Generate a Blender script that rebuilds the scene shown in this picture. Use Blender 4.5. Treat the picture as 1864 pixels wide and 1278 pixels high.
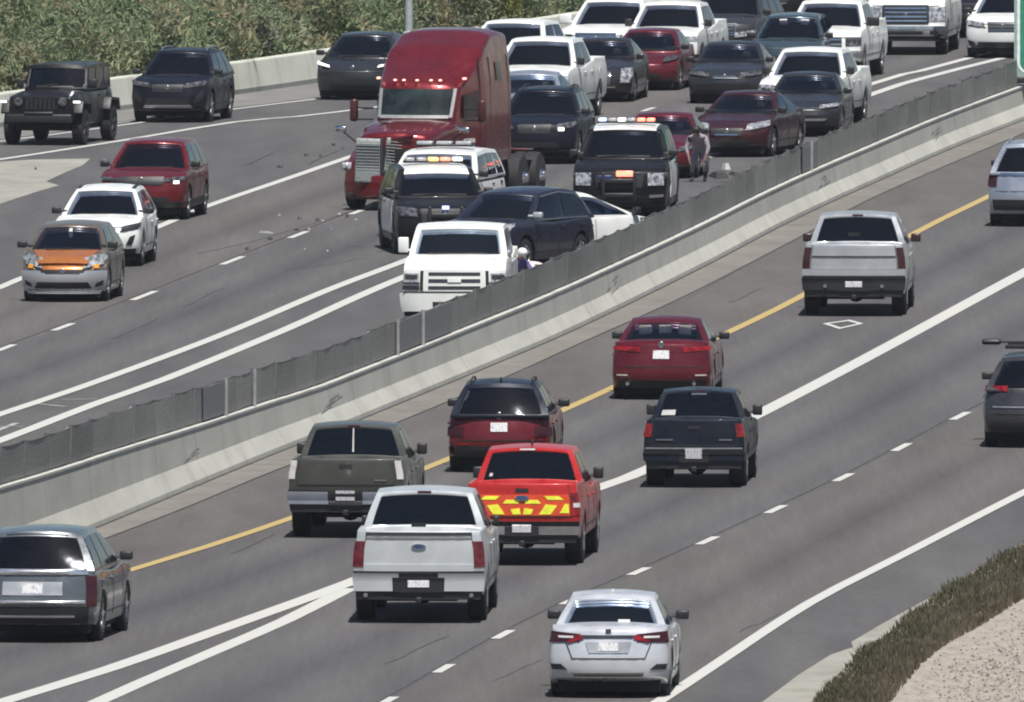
import bpy, bmesh, math, random
from mathutils import Vector, Matrix
R = math.radians
random.seed(7)
scene = bpy.context.scene
for o in list(bpy.data.objects):
    bpy.data.objects.remove(o)

# ------------------------------------------------------------------ camera
IW, IH, F = 1864.0, 1278.0, 49100.0
YH = -1430.0                       # horizon row of the photograph's pixel grid
PITCH = math.atan((IH/2 - YH)/F)
CAMH = 21.3
cam_d = bpy.data.cameras.new('camera'); cam = bpy.data.objects.new('camera', cam_d)
scene.collection.objects.link(cam); scene.camera = cam
cam.location = (0, 0, CAMH); cam.rotation_euler = (math.pi/2 - PITCH, 0, 0)
cam_d.sensor_width = 36; cam_d.lens = F/IW*36; cam_d.clip_start = 5; cam_d.clip_end = 6000

# ------------------------------------------------------------------ sky, sun, exposure
SUN_EL, SUN_AZ = 63, 10            # azimuth: degrees to the right of straight behind the camera
w = bpy.data.worlds.new('World'); scene.world = w; w.use_nodes = True
wn = w.node_tree; wn.nodes.clear()
sky = wn.nodes.new('ShaderNodeTexSky'); sky.sky_type = 'NISHITA'; sky.sun_disc = False
sky.sun_elevation = R(SUN_EL); sky.sun_rotation = R(180 - SUN_AZ); sky.air_density = 1.0; sky.dust_density = 0.6
bg = wn.nodes.new('ShaderNodeBackground'); bg.inputs[1].default_value = 0.055
wo = wn.nodes.new('ShaderNodeOutputWorld')
wn.links.new(sky.outputs[0], bg.inputs[0]); wn.links.new(bg.outputs[0], wo.inputs[0])
sl = bpy.data.lights.new('sun', 'SUN'); sl.energy = 4.9; sl.angle = R(0.53); sl.color = (1, .965, .9)
so = bpy.data.objects.new('sun', sl); scene.collection.objects.link(so)
sd = Vector((math.cos(R(SUN_EL))*math.sin(R(SUN_AZ)), -math.cos(R(SUN_EL))*math.cos(R(SUN_AZ)), math.sin(R(SUN_EL))))
so.rotation_euler = sd.to_track_quat('Z', 'Y').to_euler(); so.location = (0, 300, 300)
scene.view_settings.view_transform = 'Standard'; scene.view_settings.look = 'None'
scene.view_settings.exposure = 0.45; scene.view_settings.gamma = 1
scene.cycles.filter_width = 2.0
scene.cycles.max_bounces = 6

def px(u, v, z=0.0):
    """point at height z seen at photo pixel (u, v)"""
    dx, dy = (u - IW/2)/F, (v - IH/2)/F
    c, s = math.cos(PITCH), math.sin(PITCH)
    d = Vector((dx, c - dy*s, -s - dy*c))
    k = (z - CAMH)/d.z
    return Vector((d.x*k, d.y*k, z))

# ------------------------------------------------------------------ materials
MATS = {}
def new_mat(name):
    m = bpy.data.materials.new(name); m.use_nodes = True
    nt = m.node_tree; b = nt.nodes['Principled BSDF']
    return m, nt, b
def noise_ramp(nt, scale, cols, vec=None, detail=4, rough=.6, mapping=None, lo=.35, hi=.65):
    tc = nt.nodes.new('ShaderNodeTexCoord'); mp = nt.nodes.new('ShaderNodeMapping')
    nt.links.new(tc.outputs['Object'], mp.inputs[0])
    if mapping: mp.inputs['Scale'].default_value = mapping
    n = nt.nodes.new('ShaderNodeTexNoise'); n.inputs['Scale'].default_value = scale
    n.inputs['Detail'].default_value = detail; n.inputs['Roughness'].default_value = rough
    nt.links.new(mp.outputs[0], n.inputs['Vector'])
    r = nt.nodes.new('ShaderNodeValToRGB')
    r.color_ramp.elements[0].position = lo; r.color_ramp.elements[1].position = hi
    r.color_ramp.elements[0].color = (*cols[0], 1); r.color_ramp.elements[1].color = (*cols[-1], 1)
    for i, c in enumerate(cols[1:-1]):
        e = r.color_ramp.elements.new(lo + (hi - lo)*(i + 1)/(len(cols) - 1)); e.color = (*c, 1)
    nt.links.new(n.outputs['Fac'], r.inputs['Fac'])
    return r, n
def mix(nt, a, b, fac, mode='MIX'):
    m = nt.nodes.new('ShaderNodeMix'); m.data_type = 'RGBA'; m.blend_type = mode
    def put(sock, v):
        if isinstance(v, (int, float)): sock.default_value = v
        elif isinstance(v, tuple): sock.default_value = (*v, 1)
        else: nt.links.new(v, sock)
    put(m.inputs[0], fac); put(m.inputs[6], a); put(m.inputs[7], b)
    return m.outputs[2]
def paint(name, col, metallic=0.25, rough=.28, coat=.4):
    if name in MATS: return MATS[name]
    m, nt, b = new_mat(name)
    if max(col) < .03: coat = .2; rough = .36; b.inputs['Specular IOR Level'].default_value = .3
    dk = tuple(c*.86 for c in col)
    r, n = noise_ramp(nt, 1.6, [dk, col], lo=.3, hi=.6)      # faint road film
    nt.links.new(r.outputs[0], b.inputs['Base Color'])
    b.inputs['Metallic'].default_value = metallic
    r2, n2 = noise_ramp(nt, 3.0, [(rough*.8,)*3, (rough*1.5,)*3])
    nt.links.new(r2.outputs[0], b.inputs['Roughness'])
    b.inputs['Coat Weight'].default_value = coat; b.inputs['Coat Roughness'].default_value = .07
    MATS[name] = m; return m
def simple(name, col, rough=.5, metallic=0, emit=None, es=0, var=.12, scale=8, spec=.5):
    if name in MATS: return MATS[name]
    m, nt, b = new_mat(name)
    r, n = noise_ramp(nt, scale, [tuple(c*(1-var) for c in col), tuple(min(1, c*(1+var)) for c in col)])
    nt.links.new(r.outputs[0], b.inputs['Base Color'])
    b.inputs['Roughness'].default_value = rough; b.inputs['Metallic'].default_value = metallic
    b.inputs['Specular IOR Level'].default_value = spec
    if emit:
        b.inputs['Emission Color'].default_value = (*emit, 1); b.inputs['Emission Strength'].default_value = es
    MATS[name] = m; return m
M_gl0 = simple('tinted_glass', (.011, .012, .018), .09, spec=.35, var=.5, scale=.9)
M_gl1 = simple('clear_glass', (.028, .034, .038), .09, spec=.4, var=.5, scale=1.3)
def glass_mat(name, tint, refl=(.9, .93, 1.0)):
    m, nt, b = new_mat(name); out = nt.nodes['Material Output']
    nt.nodes.remove(b)
    t = nt.nodes.new('ShaderNodeBsdfTransparent'); t.inputs[0].default_value = (*tint, 1)
    g = nt.nodes.new('ShaderNodeBsdfGlossy'); g.inputs[0].default_value = (*refl, 1); g.inputs['Roughness'].default_value = .05
    f = nt.nodes.new('ShaderNodeFresnel'); f.inputs['IOR'].default_value = 1.52
    bp = nt.nodes.new('ShaderNodeBump'); bp.inputs['Strength'].default_value = .06; bp.inputs['Distance'].default_value = .1
    tc = nt.nodes.new('ShaderNodeTexCoord'); n = nt.nodes.new('ShaderNodeTexNoise'); n.inputs['Scale'].default_value = 2.5
    nt.links.new(tc.outputs['Object'], n.inputs['Vector']); nt.links.new(n.outputs['Fac'], bp.inputs['Height']); nt.links.new(bp.outputs[0], g.inputs['Normal'])
    mx = nt.nodes.new('ShaderNodeMixShader')
    nt.links.new(f.outputs[0], mx.inputs[0]); nt.links.new(t.outputs[0], mx.inputs[1]); nt.links.new(g.outputs[0], mx.inputs[2]); nt.links.new(mx.outputs[0], out.inputs[0])
    return m
M_glass = glass_mat('tinted_window', (.48, .50, .54)); M_glass2 = glass_mat('clear_window', (.72, .76, .78)); M_privacy = glass_mat('privacy_window', (.30, .31, .34))
M_seat = simple('seat_fabric', (.14, .135, .13), .9, var=.4, scale=3); M_cabin = simple('cabin_plastic', (.022, .022, .024), .8)
M_trim = simple('black_trim', (.012, .012, .014), .5)
M_rubber = simple('rubber', (.013, .013, .014), .8)
M_under = simple('underbody', (.006, .006, .007), .9)
M_chrome = simple('chrome', (.62, .62, .64), .16, 1.0)
M_alloy = simple('alloy', (.42, .42, .43), .35, .8)
M_alloyb = simple('satin_chrome', (.75, .75, .77), .22, .9); M_dalloy = simple('dark_alloy', (.06, .06, .065), .4, .6)
M_head = simple('headlight_glass', (.33, .34, .36), .12, .3, var=.75, scale=11)
M_headd = simple('headlight_dark', (.10, .10, .11), .12, .3, var=.8, scale=11)
M_headlit = simple('headlight_lit', (.8, .8, .85), .1, emit=(1, .97, .92), es=1.3)
M_amber = simple('amber_lens', (.6, .25, .03), .2)
M_tail = simple('tail_lens', (.19, .008, .012), .12, var=.6, scale=10)
M_taild = simple('tail_lens_smoked', (.035, .008, .011), .12)
M_tailon = simple('tail_lens_bright', (.5, .02, .03), .15)
M_clearlens = simple('clear_lens', (.5, .48, .48), .15)
M_badge = simple('badge', (.3, .3, .32), .25, .9)
M_seam = simple('panel_seam', (.01, .01, .01), .8)
M_skin = simple('skin', (.42, .24, .17), .55)
def plate_mat():
    m, nt, b = new_mat('license_plate')
    r, n = noise_ramp(nt, 22, [(.30, .30, .36), (.56, .56, .58), (.62, .61, .62)], mapping=(1, 1.6, 1.0), lo=.36, hi=.56)
    nt.links.new(r.outputs[0], b.inputs['Base Color']); b.inputs['Roughness'].default_value = .4
    return m
M_plate = plate_mat()

# ------------------------------------------------------------------ object helpers
C = scene.collection
def link(o, parent=None):
    C.objects.link(o)
    if parent: o.parent = parent
    return o
def mesh_obj(name, verts, faces, mat, parent=None, smooth=True, bevel=0, seg=2, angle=35):
    me = bpy.data.meshes.new(name); me.from_pydata([tuple(v) for v in verts], [], faces); me.update()
    mats = mat if isinstance(mat, list) else [mat]
    for mm in mats: me.materials.append(mm)
    bm = bmesh.new(); bm.from_mesh(me)
    bmesh.ops.recalc_face_normals(bm, faces=bm.faces)
    bm.to_mesh(me); bm.free()
    if smooth:
        me.shade_smooth() if hasattr(me, 'shade_smooth') else None
        for p in me.polygons: p.use_smooth = True
        me.set_sharp_from_angle(angle=R(angle)) if hasattr(me, 'set_sharp_from_angle') else None
    o = bpy.data.objects.new(name, me); link(o, parent)
    if bevel:
        b = o.modifiers.new('bevel', 'BEVEL'); b.width = bevel; b.segments = seg; b.limit_method = 'ANGLE'
        b.angle_limit = R(38); b.harden_normals = False
        for p in me.polygons: p.use_smooth = True
        if 'sharp_edge' in me.attributes: me.attributes.remove(me.attributes['sharp_edge'])
    return o
def tag(o, label=None, cat=None, group=None, kind=None):
    if label: o['label'] = label
    if cat: o['category'] = cat
    if group: o['group'] = group
    if kind: o['kind'] = kind
    return o
def empty(name, loc, rz=0):
    o = bpy.data.objects.new(name, None); o.empty_display_size = .3; link(o)
    o.location = loc; o.rotation_euler = (0, 0, rz); return o
class MB:
    """collects simple solids into one mesh"""
    def __init__(s): s.v = []; s.f = []
    def add(s, vs, fs):
        n = len(s.v); s.v += [Vector(v) for v in vs]; s.f += [tuple(i + n for i in f) for f in fs]; return s
    def box(s, c, d, rot=None):
        vs = [Vector(((i & 1) - .5, ((i >> 1) & 1) - .5, ((i >> 2) & 1) - .5)) for i in range(8)]
        vs = [Vector((v.x*d[0], v.y*d[1], v.z*d[2])) for v in vs]
        if rot is not None: vs = [rot @ v for v in vs]
        vs = [v + Vector(c) for v in vs]
        return s.add(vs, [(0, 2, 3, 1), (4, 5, 7, 6), (0, 1, 5, 4), (2, 6, 7, 3), (0, 4, 6, 2), (1, 3, 7, 5)])
    def tube(s, a, b, r0, r1=None, n=10):
        a, b = Vector(a), Vector(b); r1 = r0 if r1 is None else r1
        q = (b - a).to_track_quat('Z', 'Y')
        vs = []
        for p, r in ((a, r0), (b, r1)):
            for i in range(n):
                t = 2*math.pi*i/n; vs.append(p + q @ Vector((math.cos(t)*r, math.sin(t)*r, 0)))
        fs = [(i, (i+1) % n, n+(i+1) % n, n+i) for i in range(n)] + [tuple(range(n))[::-1], tuple(range(n, 2*n))]
        return s.add(vs, fs)
    def lathe(s, c, axis, prof, n=24):
        """prof: (along axis, radius); closed ends"""
        q = Vector(axis).to_track_quat('Z', 'Y'); vs = []; m = len(prof)
        for (h, r) in prof:
            for i in range(n):
                t = 2*math.pi*i/n; vs.append(Vector(c) + q @ Vector((math.cos(t)*r, math.sin(t)*r, h)))
        fs = []
        for k in range(m-1):
            for i in range(n): fs.append((k*n+i, k*n+(i+1) % n, (k+1)*n+(i+1) % n, (k+1)*n+i))
        fs += [tuple(range(n))[::-1], tuple(range((m-1)*n, m*n))]
        return s.add(vs, fs)
    def build(s, name, mat, parent=None, **k): return mesh_obj(name, s.v, s.f, mat, parent, **k)

def boxmap(name, P, ts, ys, zs, mat, parent, bevel=.03, skip=None):
    """closed box whose surface is mapped by P(t, y', z')"""
    vid = {}; verts = []; faces = []
    nt, ny, nz = len(ts), len(ys), len(zs)
    def V(i, j, k):
        key = (i, j, k)
        if key not in vid: vid[key] = len(verts); verts.append(P(ts[i], ys[j], zs[k]))
        return vid[key]
    for i in range(nt-1):
        for k in range(nz-1):
            for j in (0, ny-1):
                if skip and skip('side', (ts[i]+ts[i+1])/2, (zs[k]+zs[k+1])/2): continue
                faces.append((V(i, j, k), V(i+1, j, k), V(i+1, j, k+1), V(i, j, k+1)))
        for j in range(ny-1):
            for k in (0, nz-1):
                if skip and k == 0: continue
                faces.append((V(i, j, k), V(i+1, j, k), V(i+1, j+1, k), V(i, j+1, k)))
    for j in range(ny-1):
        for k in range(nz-1):
            for i in (0, nt-1):
                if skip and skip('front' if i else 'rear', (ys[j]+ys[j+1])/2, (zs[k]+zs[k+1])/2): continue
                faces.append((V(i, j, k), V(i, j+1, k), V(i, j+1, k+1), V(i, j, k+1)))
    return mesh_obj(name, verts, faces, mat, parent, bevel=bevel)

def panel(name, S, mat, parent, off=.008, depth=.02, nu=8, nv=4, ref=None, dome=0):
    """thin solid plate lying on surface S(a, b), a and b in 0..1"""
    top = []; bot = []
    e = 1e-3
    for i in range(nu+1):
        for j in range(nv+1):
            a, b = i/nu, j/nv
            p = S(a, b)
            ta = S(min(1, a+e), b) - S(max(0, a-e), b); tb = S(a, min(1, b+e)) - S(a, max(0, b-e))
            n = ta.cross(tb)
            if n.length < 1e-12: n = Vector((1, 0, 0))
            n.normalize()
            r = (p - ref) if ref is not None else Vector((p.x, p.y, 0))
            if n.dot(r) < 0: n = -n
            dm = dome*(1-(2*a-1)**2)*(1-(2*b-1)**2)
            top.append(p + n*(off+dm)); bot.append(p - n*depth)
    vs = top + bot; N = len(top); fs = []
    g = lambda i, j: i*(nv+1)+j
    for i in range(nu):
        for j in range(nv):
            q = (g(i, j), g(i+1, j), g(i+1, j+1), g(i, j+1)); fs.append(q); fs.append(tuple(x+N for x in q)[::-1])
    for i in range(nu):
        for j in (0, nv): fs.append((g(i, j), g(i+1, j), g(i+1, j)+N, g(i, j)+N))
    for j in range(nv):
        for i in (0, nu): fs.append((g(i, j), g(i, j+1), g(i, j+1)+N, g(i, j)+N))
    return mesh_obj(name, vs, fs, mat, parent)

def interp(pts, x):
    if x <= pts[0][0]: return pts[0][1]
    for (a, fa), (b, fb) in zip(pts, pts[1:]):
        if x <= b:
            t = (x-a)/(b-a) if b > a else 0
            t = t*t*(3-2*t)*.35 + t*.65
            return fa + (fb-fa)*t
    return pts[-1][1]

# ------------------------------------------------------------------ vehicle builder
# every size in metres; x forward, z up, origin on the ground under the middle
BASE = {
 'sedan': dict(L=4.7, W=1.83, H=1.45, wb=2.76, r=.335, gc=.19, fo=.0, top=[(-2.35, .93), (-2.22, 1.03), (-1.6, 1.06), (0, .95), (.95, .97), (1.7, .84), (2.2, .72), (2.35, .64)],
      g=dict(rb=-1.78, rt=-.72, ft=.12, fb=1.15, zb=.9, wt=.58), fprof=[(.2, .10), (.35, .02), (.5, 0), (.62, .03), (.75, .16)], rprof=[(.2, .14), (.35, .02), (.55, 0), (.75, .04), (1.0, .10)],
      fplan=.34, rplan=.26, bz=.2, bmpz=.24, nwin=2),
 'suv': dict(L=4.65, W=1.88, H=1.68, wb=2.7, r=.36, gc=.24, fo=.0, top=[(-2.32, 1.05), (-2, 1.1), (0, 1.04), (.95, 1.1), (1.7, 1.04), (2.2, .95), (2.32, .88)],
      g=dict(rb=-2.2, rt=-1.85, ft=.25, fb=1.12, zb=1.02, wt=.58), fprof=[(.25, .12), (.4, .02), (.6, 0), (.8, .03), (1.0, .12)], rprof=[(.25, .14), (.4, .03), (.6, 0), (.8, .04), (1.1, .12)],
      fplan=.28, rplan=.24, bz=.26, bmpz=.28, nwin=3),
 'pickup': dict(L=5.88, W=2.03, H=1.93, wb=3.68, r=.41, gc=.38, fo=.12, top=[(-2.94, 1.38), (-1.0, 1.38), (.5, 1.25), (1.4, 1.3), (2.3, 1.24), (2.8, 1.17), (2.94, 1.08)],
      g=dict(rb=-1.02, rt=-.86, ft=.72, fb=1.5, zb=1.22, wt=.62), fprof=[(.4, .02), (.6, 0), (.9, .03), (1.2, .09)], rprof=[(.4, .03), (.7, .03), (.75, 0), (1.0, .0), (1.4, .01)],
      fplan=.18, rplan=.09, bz=.42, bmpz=.5, nwin=2, bed=(-2.88, -1.1)),
}
class Car:
    def __init__(s, kind, paint_mat, label, cat, u, v, yaw, face='F', name=None, center=False, roof_mat=None, group=None, z=0, flip=False, **kw):
        sp = dict(BASE[kind]); g = dict(sp['g']); g.update(kw.pop('g', {})); sp.update(kw); sp['g'] = g
        # scale the profile numbers when length or height are changed
        b = BASE[kind]; kx = sp['L']/b['L']; kz = sp['H']/b['H']
        if 'top' not in kw: sp['top'] = [(x*kx, zz*kz) for x, zz in b['top']]
        gg = b['g']
        for key in ('rb', 'rt', 'ft', 'fb'):
            if g[key] == gg[key]: g[key] = gg[key]*kx
        if g['zb'] == gg['zb']: g['zb'] = gg['zb']*kz
        for key in ('fprof', 'rprof'):
            if key not in kw: sp[key] = [(zz*kz, o) for zz, o in b[key]]
        if 'wb' not in kw: sp['wb'] = b['wb']*kx
        if 'bed' in b and 'bed' not in kw: sp['bed'] = tuple(x*kx for x in b['bed'])
        s.sp = sp; s.kind = kind; s.paint = paint_mat; s.kz = kz
        p = px(u, v)
        yaw = R(yaw)
        if face == 'F':
            head = Vector((-math.sin(yaw), -math.cos(yaw), 0)); c = p - head*(0 if center else sp['L']/2)
        else:
            head = Vector((math.sin(yaw), math.cos(yaw), 0)); c = p + head*(0 if center else sp['L']/2)
        s.root = empty(name or {'sedan': 'sedan', 'suv': 'suv', 'pickup': 'pickup_truck'}[kind], (c.x, c.y, z), math.atan2(head.y, head.x))
        tag(s.root, label, cat, group)
        s.body(roof_mat)
    # surface maths
    def hw(s, x, z):
        sp = s.sp; a = abs(x)/(sp['L']/2)
        h = sp['W']/2*(1 - (.055 if s.kind != 'pickup' else .025)*min(1, a)**6)
        zt = sp['top'][len(sp['top'])//2][1]
        k = (z - sp['bz'])/(zt - sp['bz'])
        return h*interp([(-.1, .93), (.12, .975), (.4, 1.0), (.75, .985), (1.0, .945), (1.3, .92)], k)
    def xend(s, q, z, end):
        sp = s.sp; aq = min(1, abs(q))
        if end > 0: return sp['L']/2 - sp['fplan']*aq**3 - interp(sp['fprof'], z)
        return -sp['L']/2 + sp['rplan']*aq**3 + interp(sp['rprof'], z)
    def ept(s, q, z, end):
        sp = s.sp
        if abs(q) <= 1:
            x = s.xend(q, z, end); return Vector((x, q*s.hw(end*sp['L']/2, z), z))
        x = s.xend(1, z, end) - end*(abs(q)-1)
        return Vector((x, math.copysign(s.hw(x, z), q), z))
    def wf(s, x, end):
        d = (end*x - (s.sp['L']/2 - .9))/.9
        return max(0, min(1, d))**2
    def body(s, roof_mat):
        sp = s.sp; L = sp['L']; g = sp['g']; wb = sp['wb']; r = sp['r']; par = s.root
        xw = (wb/2 + sp['fo'], -wb/2 + sp['fo']); s.xw = xw
        Ra = r + .07
        def zbot(x):
            z = sp['bz'] if abs(x) < L/2-.5 else sp['bz'] + (sp['bmpz']-sp['bz'])*(abs(x)-L/2+.5)/.5
            for c in xw:
                if abs(x-c) < Ra: z = max(z, r + math.sqrt(Ra*Ra-(x-c)**2)*.98)
            return z
        def ztop(x, y): return interp(sp['top'], x) - .045*abs(y)**2.5*(1 if not sp.get('bed') or x > sp['bed'][1] else 0)
        bed = sp.get('bed')
        def P(t, y, k):
            x0 = -L/2 + L*t; zb = zbot(x0); zt = ztop(x0, y)
            if bed and k == 1 and abs(y) < .93 and bed[0] < x0 < bed[1]: zt = 1.38 - .52
            z = zb + (zt-zb)*k
            yy = y*s.hw(x0, z)
            x = x0 - s.wf(x0, 1)*(sp['fplan']*abs(y)**3 + interp(sp['fprof'], z)) + s.wf(x0, -1)*(sp['rplan']*abs(y)**3 + interp(sp['rprof'], z))
            return Vector((x, yy, z))
        ts = [i/46 for i in range(47)]
        if bed:
            for b in bed: ts += [(b+L/2)/L - .003, (b+L/2)/L + .003]
            ts = sorted(set(ts))
        for c in xw: ts += [(c+L/2+d*Ra)/L for d in (-1, -.96, .96, 1)]
        ts = sorted(set(round(t, 5) for t in ts if 0 <= t <= 1))
        ys = [-1, -.94, -.92, -.8, -.55, -.28, 0, .28, .55, .8, .92, .94, 1]
        zs = [0, .08, .2, .35, .5, .65, .8, .92, 1]
        boxmap('body', P, ts, ys, zs, s.paint, par, bevel=.045)
        # greenhouse
        wbh = s.hw(0, g['zb']) - .025; wt = g['wt']*sp['W']/2*1.15 if g['wt'] < 1 else g['wt']
        H = sp['H']
        arc = g.get('arc', .05 if s.kind != 'pickup' else .03)
        def G(t, y, k):
            ke = k
            xf = g['fb'] + (g['ft']-g['fb'])*ke; xr = g['rb'] + (g['rt']-g['rb'])*(k**1.15)
            bow = .16*abs(y)**2.2
            x = xr + (xf-xr)*t - bow*t**3 + (.10 if s.kind != 'pickup' else .03)*abs(y)**2.2*(1-t)**3
            zr = H - arc*(2*t-1)**2 - .045*y*y
            zb = g['zb']
            z = zb + (zr-zb)*k
            hwid = wbh + (wt-wbh)*(k**1.3)
            return Vector((x, y*hwid, z))
        s.G = G
        wz = g.get('wz', (.07, .9)); rz = g.get('rz', (.1 if s.kind != 'pickup' else .22, .88))
        n = sp['nwin']
        spans = {2: [(.05, .47), (.51, .93)], 3: [(.05, .27), (.31, .61), (.65, .94)]}[n] if s.kind != 'pickup' else [(.07, .44), (.49, .92)]
        e = .012
        def hole(face, a, k):
            if face == 'front': return abs(a) < .88-e and wz[0]+e < k < wz[1]-e
            if face == 'rear': return abs(a) < .87-e and rz[0]+e < k < rz[1]-e
            return .12+e < k < .86-e and any(p+e*.5 < a < q-e*.5 for p, q in spans)
        gt = sorted({0, .02, .2, .35, .5, .8, .98, 1} | {x for p, q in spans for x in (p+.006, q-.006)})
        gz = sorted({0, .3, .5, .7, .96, 1, .135, .845, round(wz[0]+e+.001, 4), round(wz[1]-e-.001, 4), round(rz[0]+e+.001, 4), round(rz[1]-e-.001, 4)})
        cab = boxmap('cabin', G, gt, [-1, -.867, -.85, -.6, -.3, 0, .3, .6, .85, .867, 1], gz, [roof_mat or s.paint, M_cabin], par, bevel=0, skip=hole)
        sol = cab.modifiers.new('thickness', 'SOLIDIFY'); sol.thickness = .03; sol.offset = -1; sol.material_offset = 1
        # trim and seats that show through the glass
        zf = interp(sp['top'], (g['rb']+g['fb'])/2) + .012
        m = MB(); ln = g['fb']-g['rb']
        m.box(((g['fb']+g['rb'])/2, 0, zf-.03), (ln-.5, 2*wbh-.12, .06)); m.box((g['fb']-.5, 0, zf+.02), (.35, 2*wbh-.2, .08)); m.build('interior', M_cabin, par)
        rows = (.62, .28) if s.kind != 'pickup' else (.56, .14)
        for k_, fr in enumerate(rows):
            xs_ = g['rb'] + ln*fr
            for y_ in ((-.36, .36) if k_ == 0 else (-.36, .0, .36)):
                hh = (sp['H']-zf)*(.40 if k_ == 0 else .3)
                st = MB().box((xs_, y_*sp['W']/1.85, zf+hh*.5-.02), (.12, .46 if k_ == 0 else .34, hh)).box((xs_-.02, y_*sp['W']/1.85, zf+hh+.09), (.09, .24, .14)).build('seat', M_seat, par, bevel=.03)
        MB().lathe((g['fb']-.72, .36, zf+.05), Vector((-1, 0, .4)), [(0, .17), (.02, .19), (.04, .17)], 14).build('steering_wheel', M_cabin, par)
        MB().box(G(.93, 0, .8) + Vector((-.05, 0, -.03)), (.04, .22, .07)).build('rear_view_mirror', M_cabin, par, bevel=.01)
        s.ref = Vector((0, 0, g['zb']-.3))
        gl = sp.get('glass', M_glass)
        panel('windshield', lambda a, b: G(1, -.88+1.76*a, wz[0]+(wz[1]-wz[0])*b), gl, par, .006, ref=s.ref)
        MB().tube(G(1, -.5, .05) + Vector((.02, 0, .02)), G(1, .15, .11) + Vector((.02, 0, .02)), .012, n=5).build('wiper', M_rubber, par)
        if sp.get('dash', True):
            panel('dashboard_edge', lambda a, b: G(1, -.6+1.2*a, wz[0]+.0+.05*b), M_trim, par, .009, ref=s.ref)
        panel('rear_window', lambda a, b: G(0, -.87+1.74*a, rz[0]+(rz[1]-rz[0])*b), (gl if s.kind == 'sedan' else M_privacy), par, .006, ref=s.ref)
        for sgn in (-1, 1):
            for (a0, a1) in spans:
                panel('side_window', lambda a, b, a0=a0, a1=a1, sgn=sgn: G(a0+(a1-a0)*a, sgn, .12+.74*b), gl, par, .006, ref=s.ref, nu=4)
            # mirrors
            mz = g['zb'] + .12; mx = g['fb'] - .32
            ms = sp.get('mirror', (.12, .19, .13) if s.kind != 'pickup' else (.12, .16, .18)); yy = s.hw(mx, mz-.1) - .01 + ms[1]/2
            mb = MB().box((mx, sgn*yy, mz + ms[2]/2-.05), ms).box((mx, sgn*(yy-ms[1]/2-.05), mz-.0), (.06, .16, .05))
            if sgn in sp.get('mirrors', (-1, 1)): mb.build('side_mirror', sp.get('mirror_mat', M_trim), par, bevel=.03)
            for xh in ((g['rb']+g['fb'])/2 + .05, (g['rb']+g['fb'])/2 - 1.05*(.9 if s.kind != 'pickup' else .8)):
                zh = g['zb'] - .12
                MB().box((xh, sgn*(s.hw(xh, zh)+.012), zh), (.2, .03, .035)).build('door_handle', sp.get('handle_mat', s.paint), par, bevel=.01)
            for xs in (g['fb']-.35, (g['rb']+g['fb'])/2 + .22, g['rb']+.6 if not bed else g['rb']+.12):
                zt = g['zb'] - .02
                panel('door_seam', lambda a, b, xs=xs, sgn=sgn, zt=zt: Vector((xs-.006+.012*a, sgn*s.hw(xs, sp['bz']+.1+(zt-sp['bz']-.1)*b), sp['bz']+.1+(zt-sp['bz']-.1)*b)), M_seam, par, .004, nu=1, nv=5)
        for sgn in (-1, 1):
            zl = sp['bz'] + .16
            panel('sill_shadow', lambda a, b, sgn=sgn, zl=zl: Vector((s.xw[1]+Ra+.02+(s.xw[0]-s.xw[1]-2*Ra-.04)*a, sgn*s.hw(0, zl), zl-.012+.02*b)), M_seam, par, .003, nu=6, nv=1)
            fz = sp.get('fuel_z', g['zb'] - .16)
            if sgn > 0: panel('fuel_door', lambda a, b: Vector((s.xw[1]-.1+.16*a, s.hw(s.xw[1], fz), fz-.08+.16*b)), s.paint, par, .006, nu=1, nv=1)
        # wheels and dark underside
        rm = sp.get('rim', M_alloy)
        tw = sp.get('tw', .24 if s.kind != 'pickup' else .3)
        for xc in xw:
            for sgn in (-1, 1):
                yo = sp.get('track', sp['W']/2 - .02)
                wh = MB().lathe((xc, sgn*(yo-tw), r), (0, sgn, 0), [(0, r*.62), (.012, r*.93), (.04, r*.99), (tw*.5, r), (tw-.04, r*.99), (tw-.012, r*.93), (tw, r*.66), (tw-.03, r*.62)]).build('wheel', M_rubber, par)
                rb = MB().lathe((xc, sgn*(yo-.06), r), (0, sgn, 0), [(0, r*.64), (.035, r*.64), (.04, r*.6), (.01, r*.56), (.015, r*.16), (.04, r*.1)], n=20)
                for k in range(5):
                    a = 2*math.pi*k/5 + .3
                    d = Vector((math.cos(a), 0, math.sin(a)))
                    rb.tube((xc, sgn*(yo-.03), r), Vector((xc, sgn*(yo-.025), r)) + d*r*.6, .035, .028, 6)
                rb.build('rim', rm, wh)
        MB().box((0, 0, sp['bz']+(.02 if not bed else .08)), (L-.7, sp['W']-(.3 if not bed else .9), .26)).box((-L/2+.75, 0, sp['bz']+.0), (.8 if bed else .3, sp['W']-(.9 if bed else .5), .18)).box((xw[0], 0, r), (.12, sp['W']-.5, .12)).box((xw[1], 0, r), (.14, sp['W']-.5, .14)).box((xw[1], 0, r+.12), (.5, sp['W']-.62, .16)).lathe((xw[1]-.12, 0, r), (1, 0, 0), [(0, .1), (.12, .17), (.24, .1)], 12).build('underbody', M_under, par)
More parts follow.
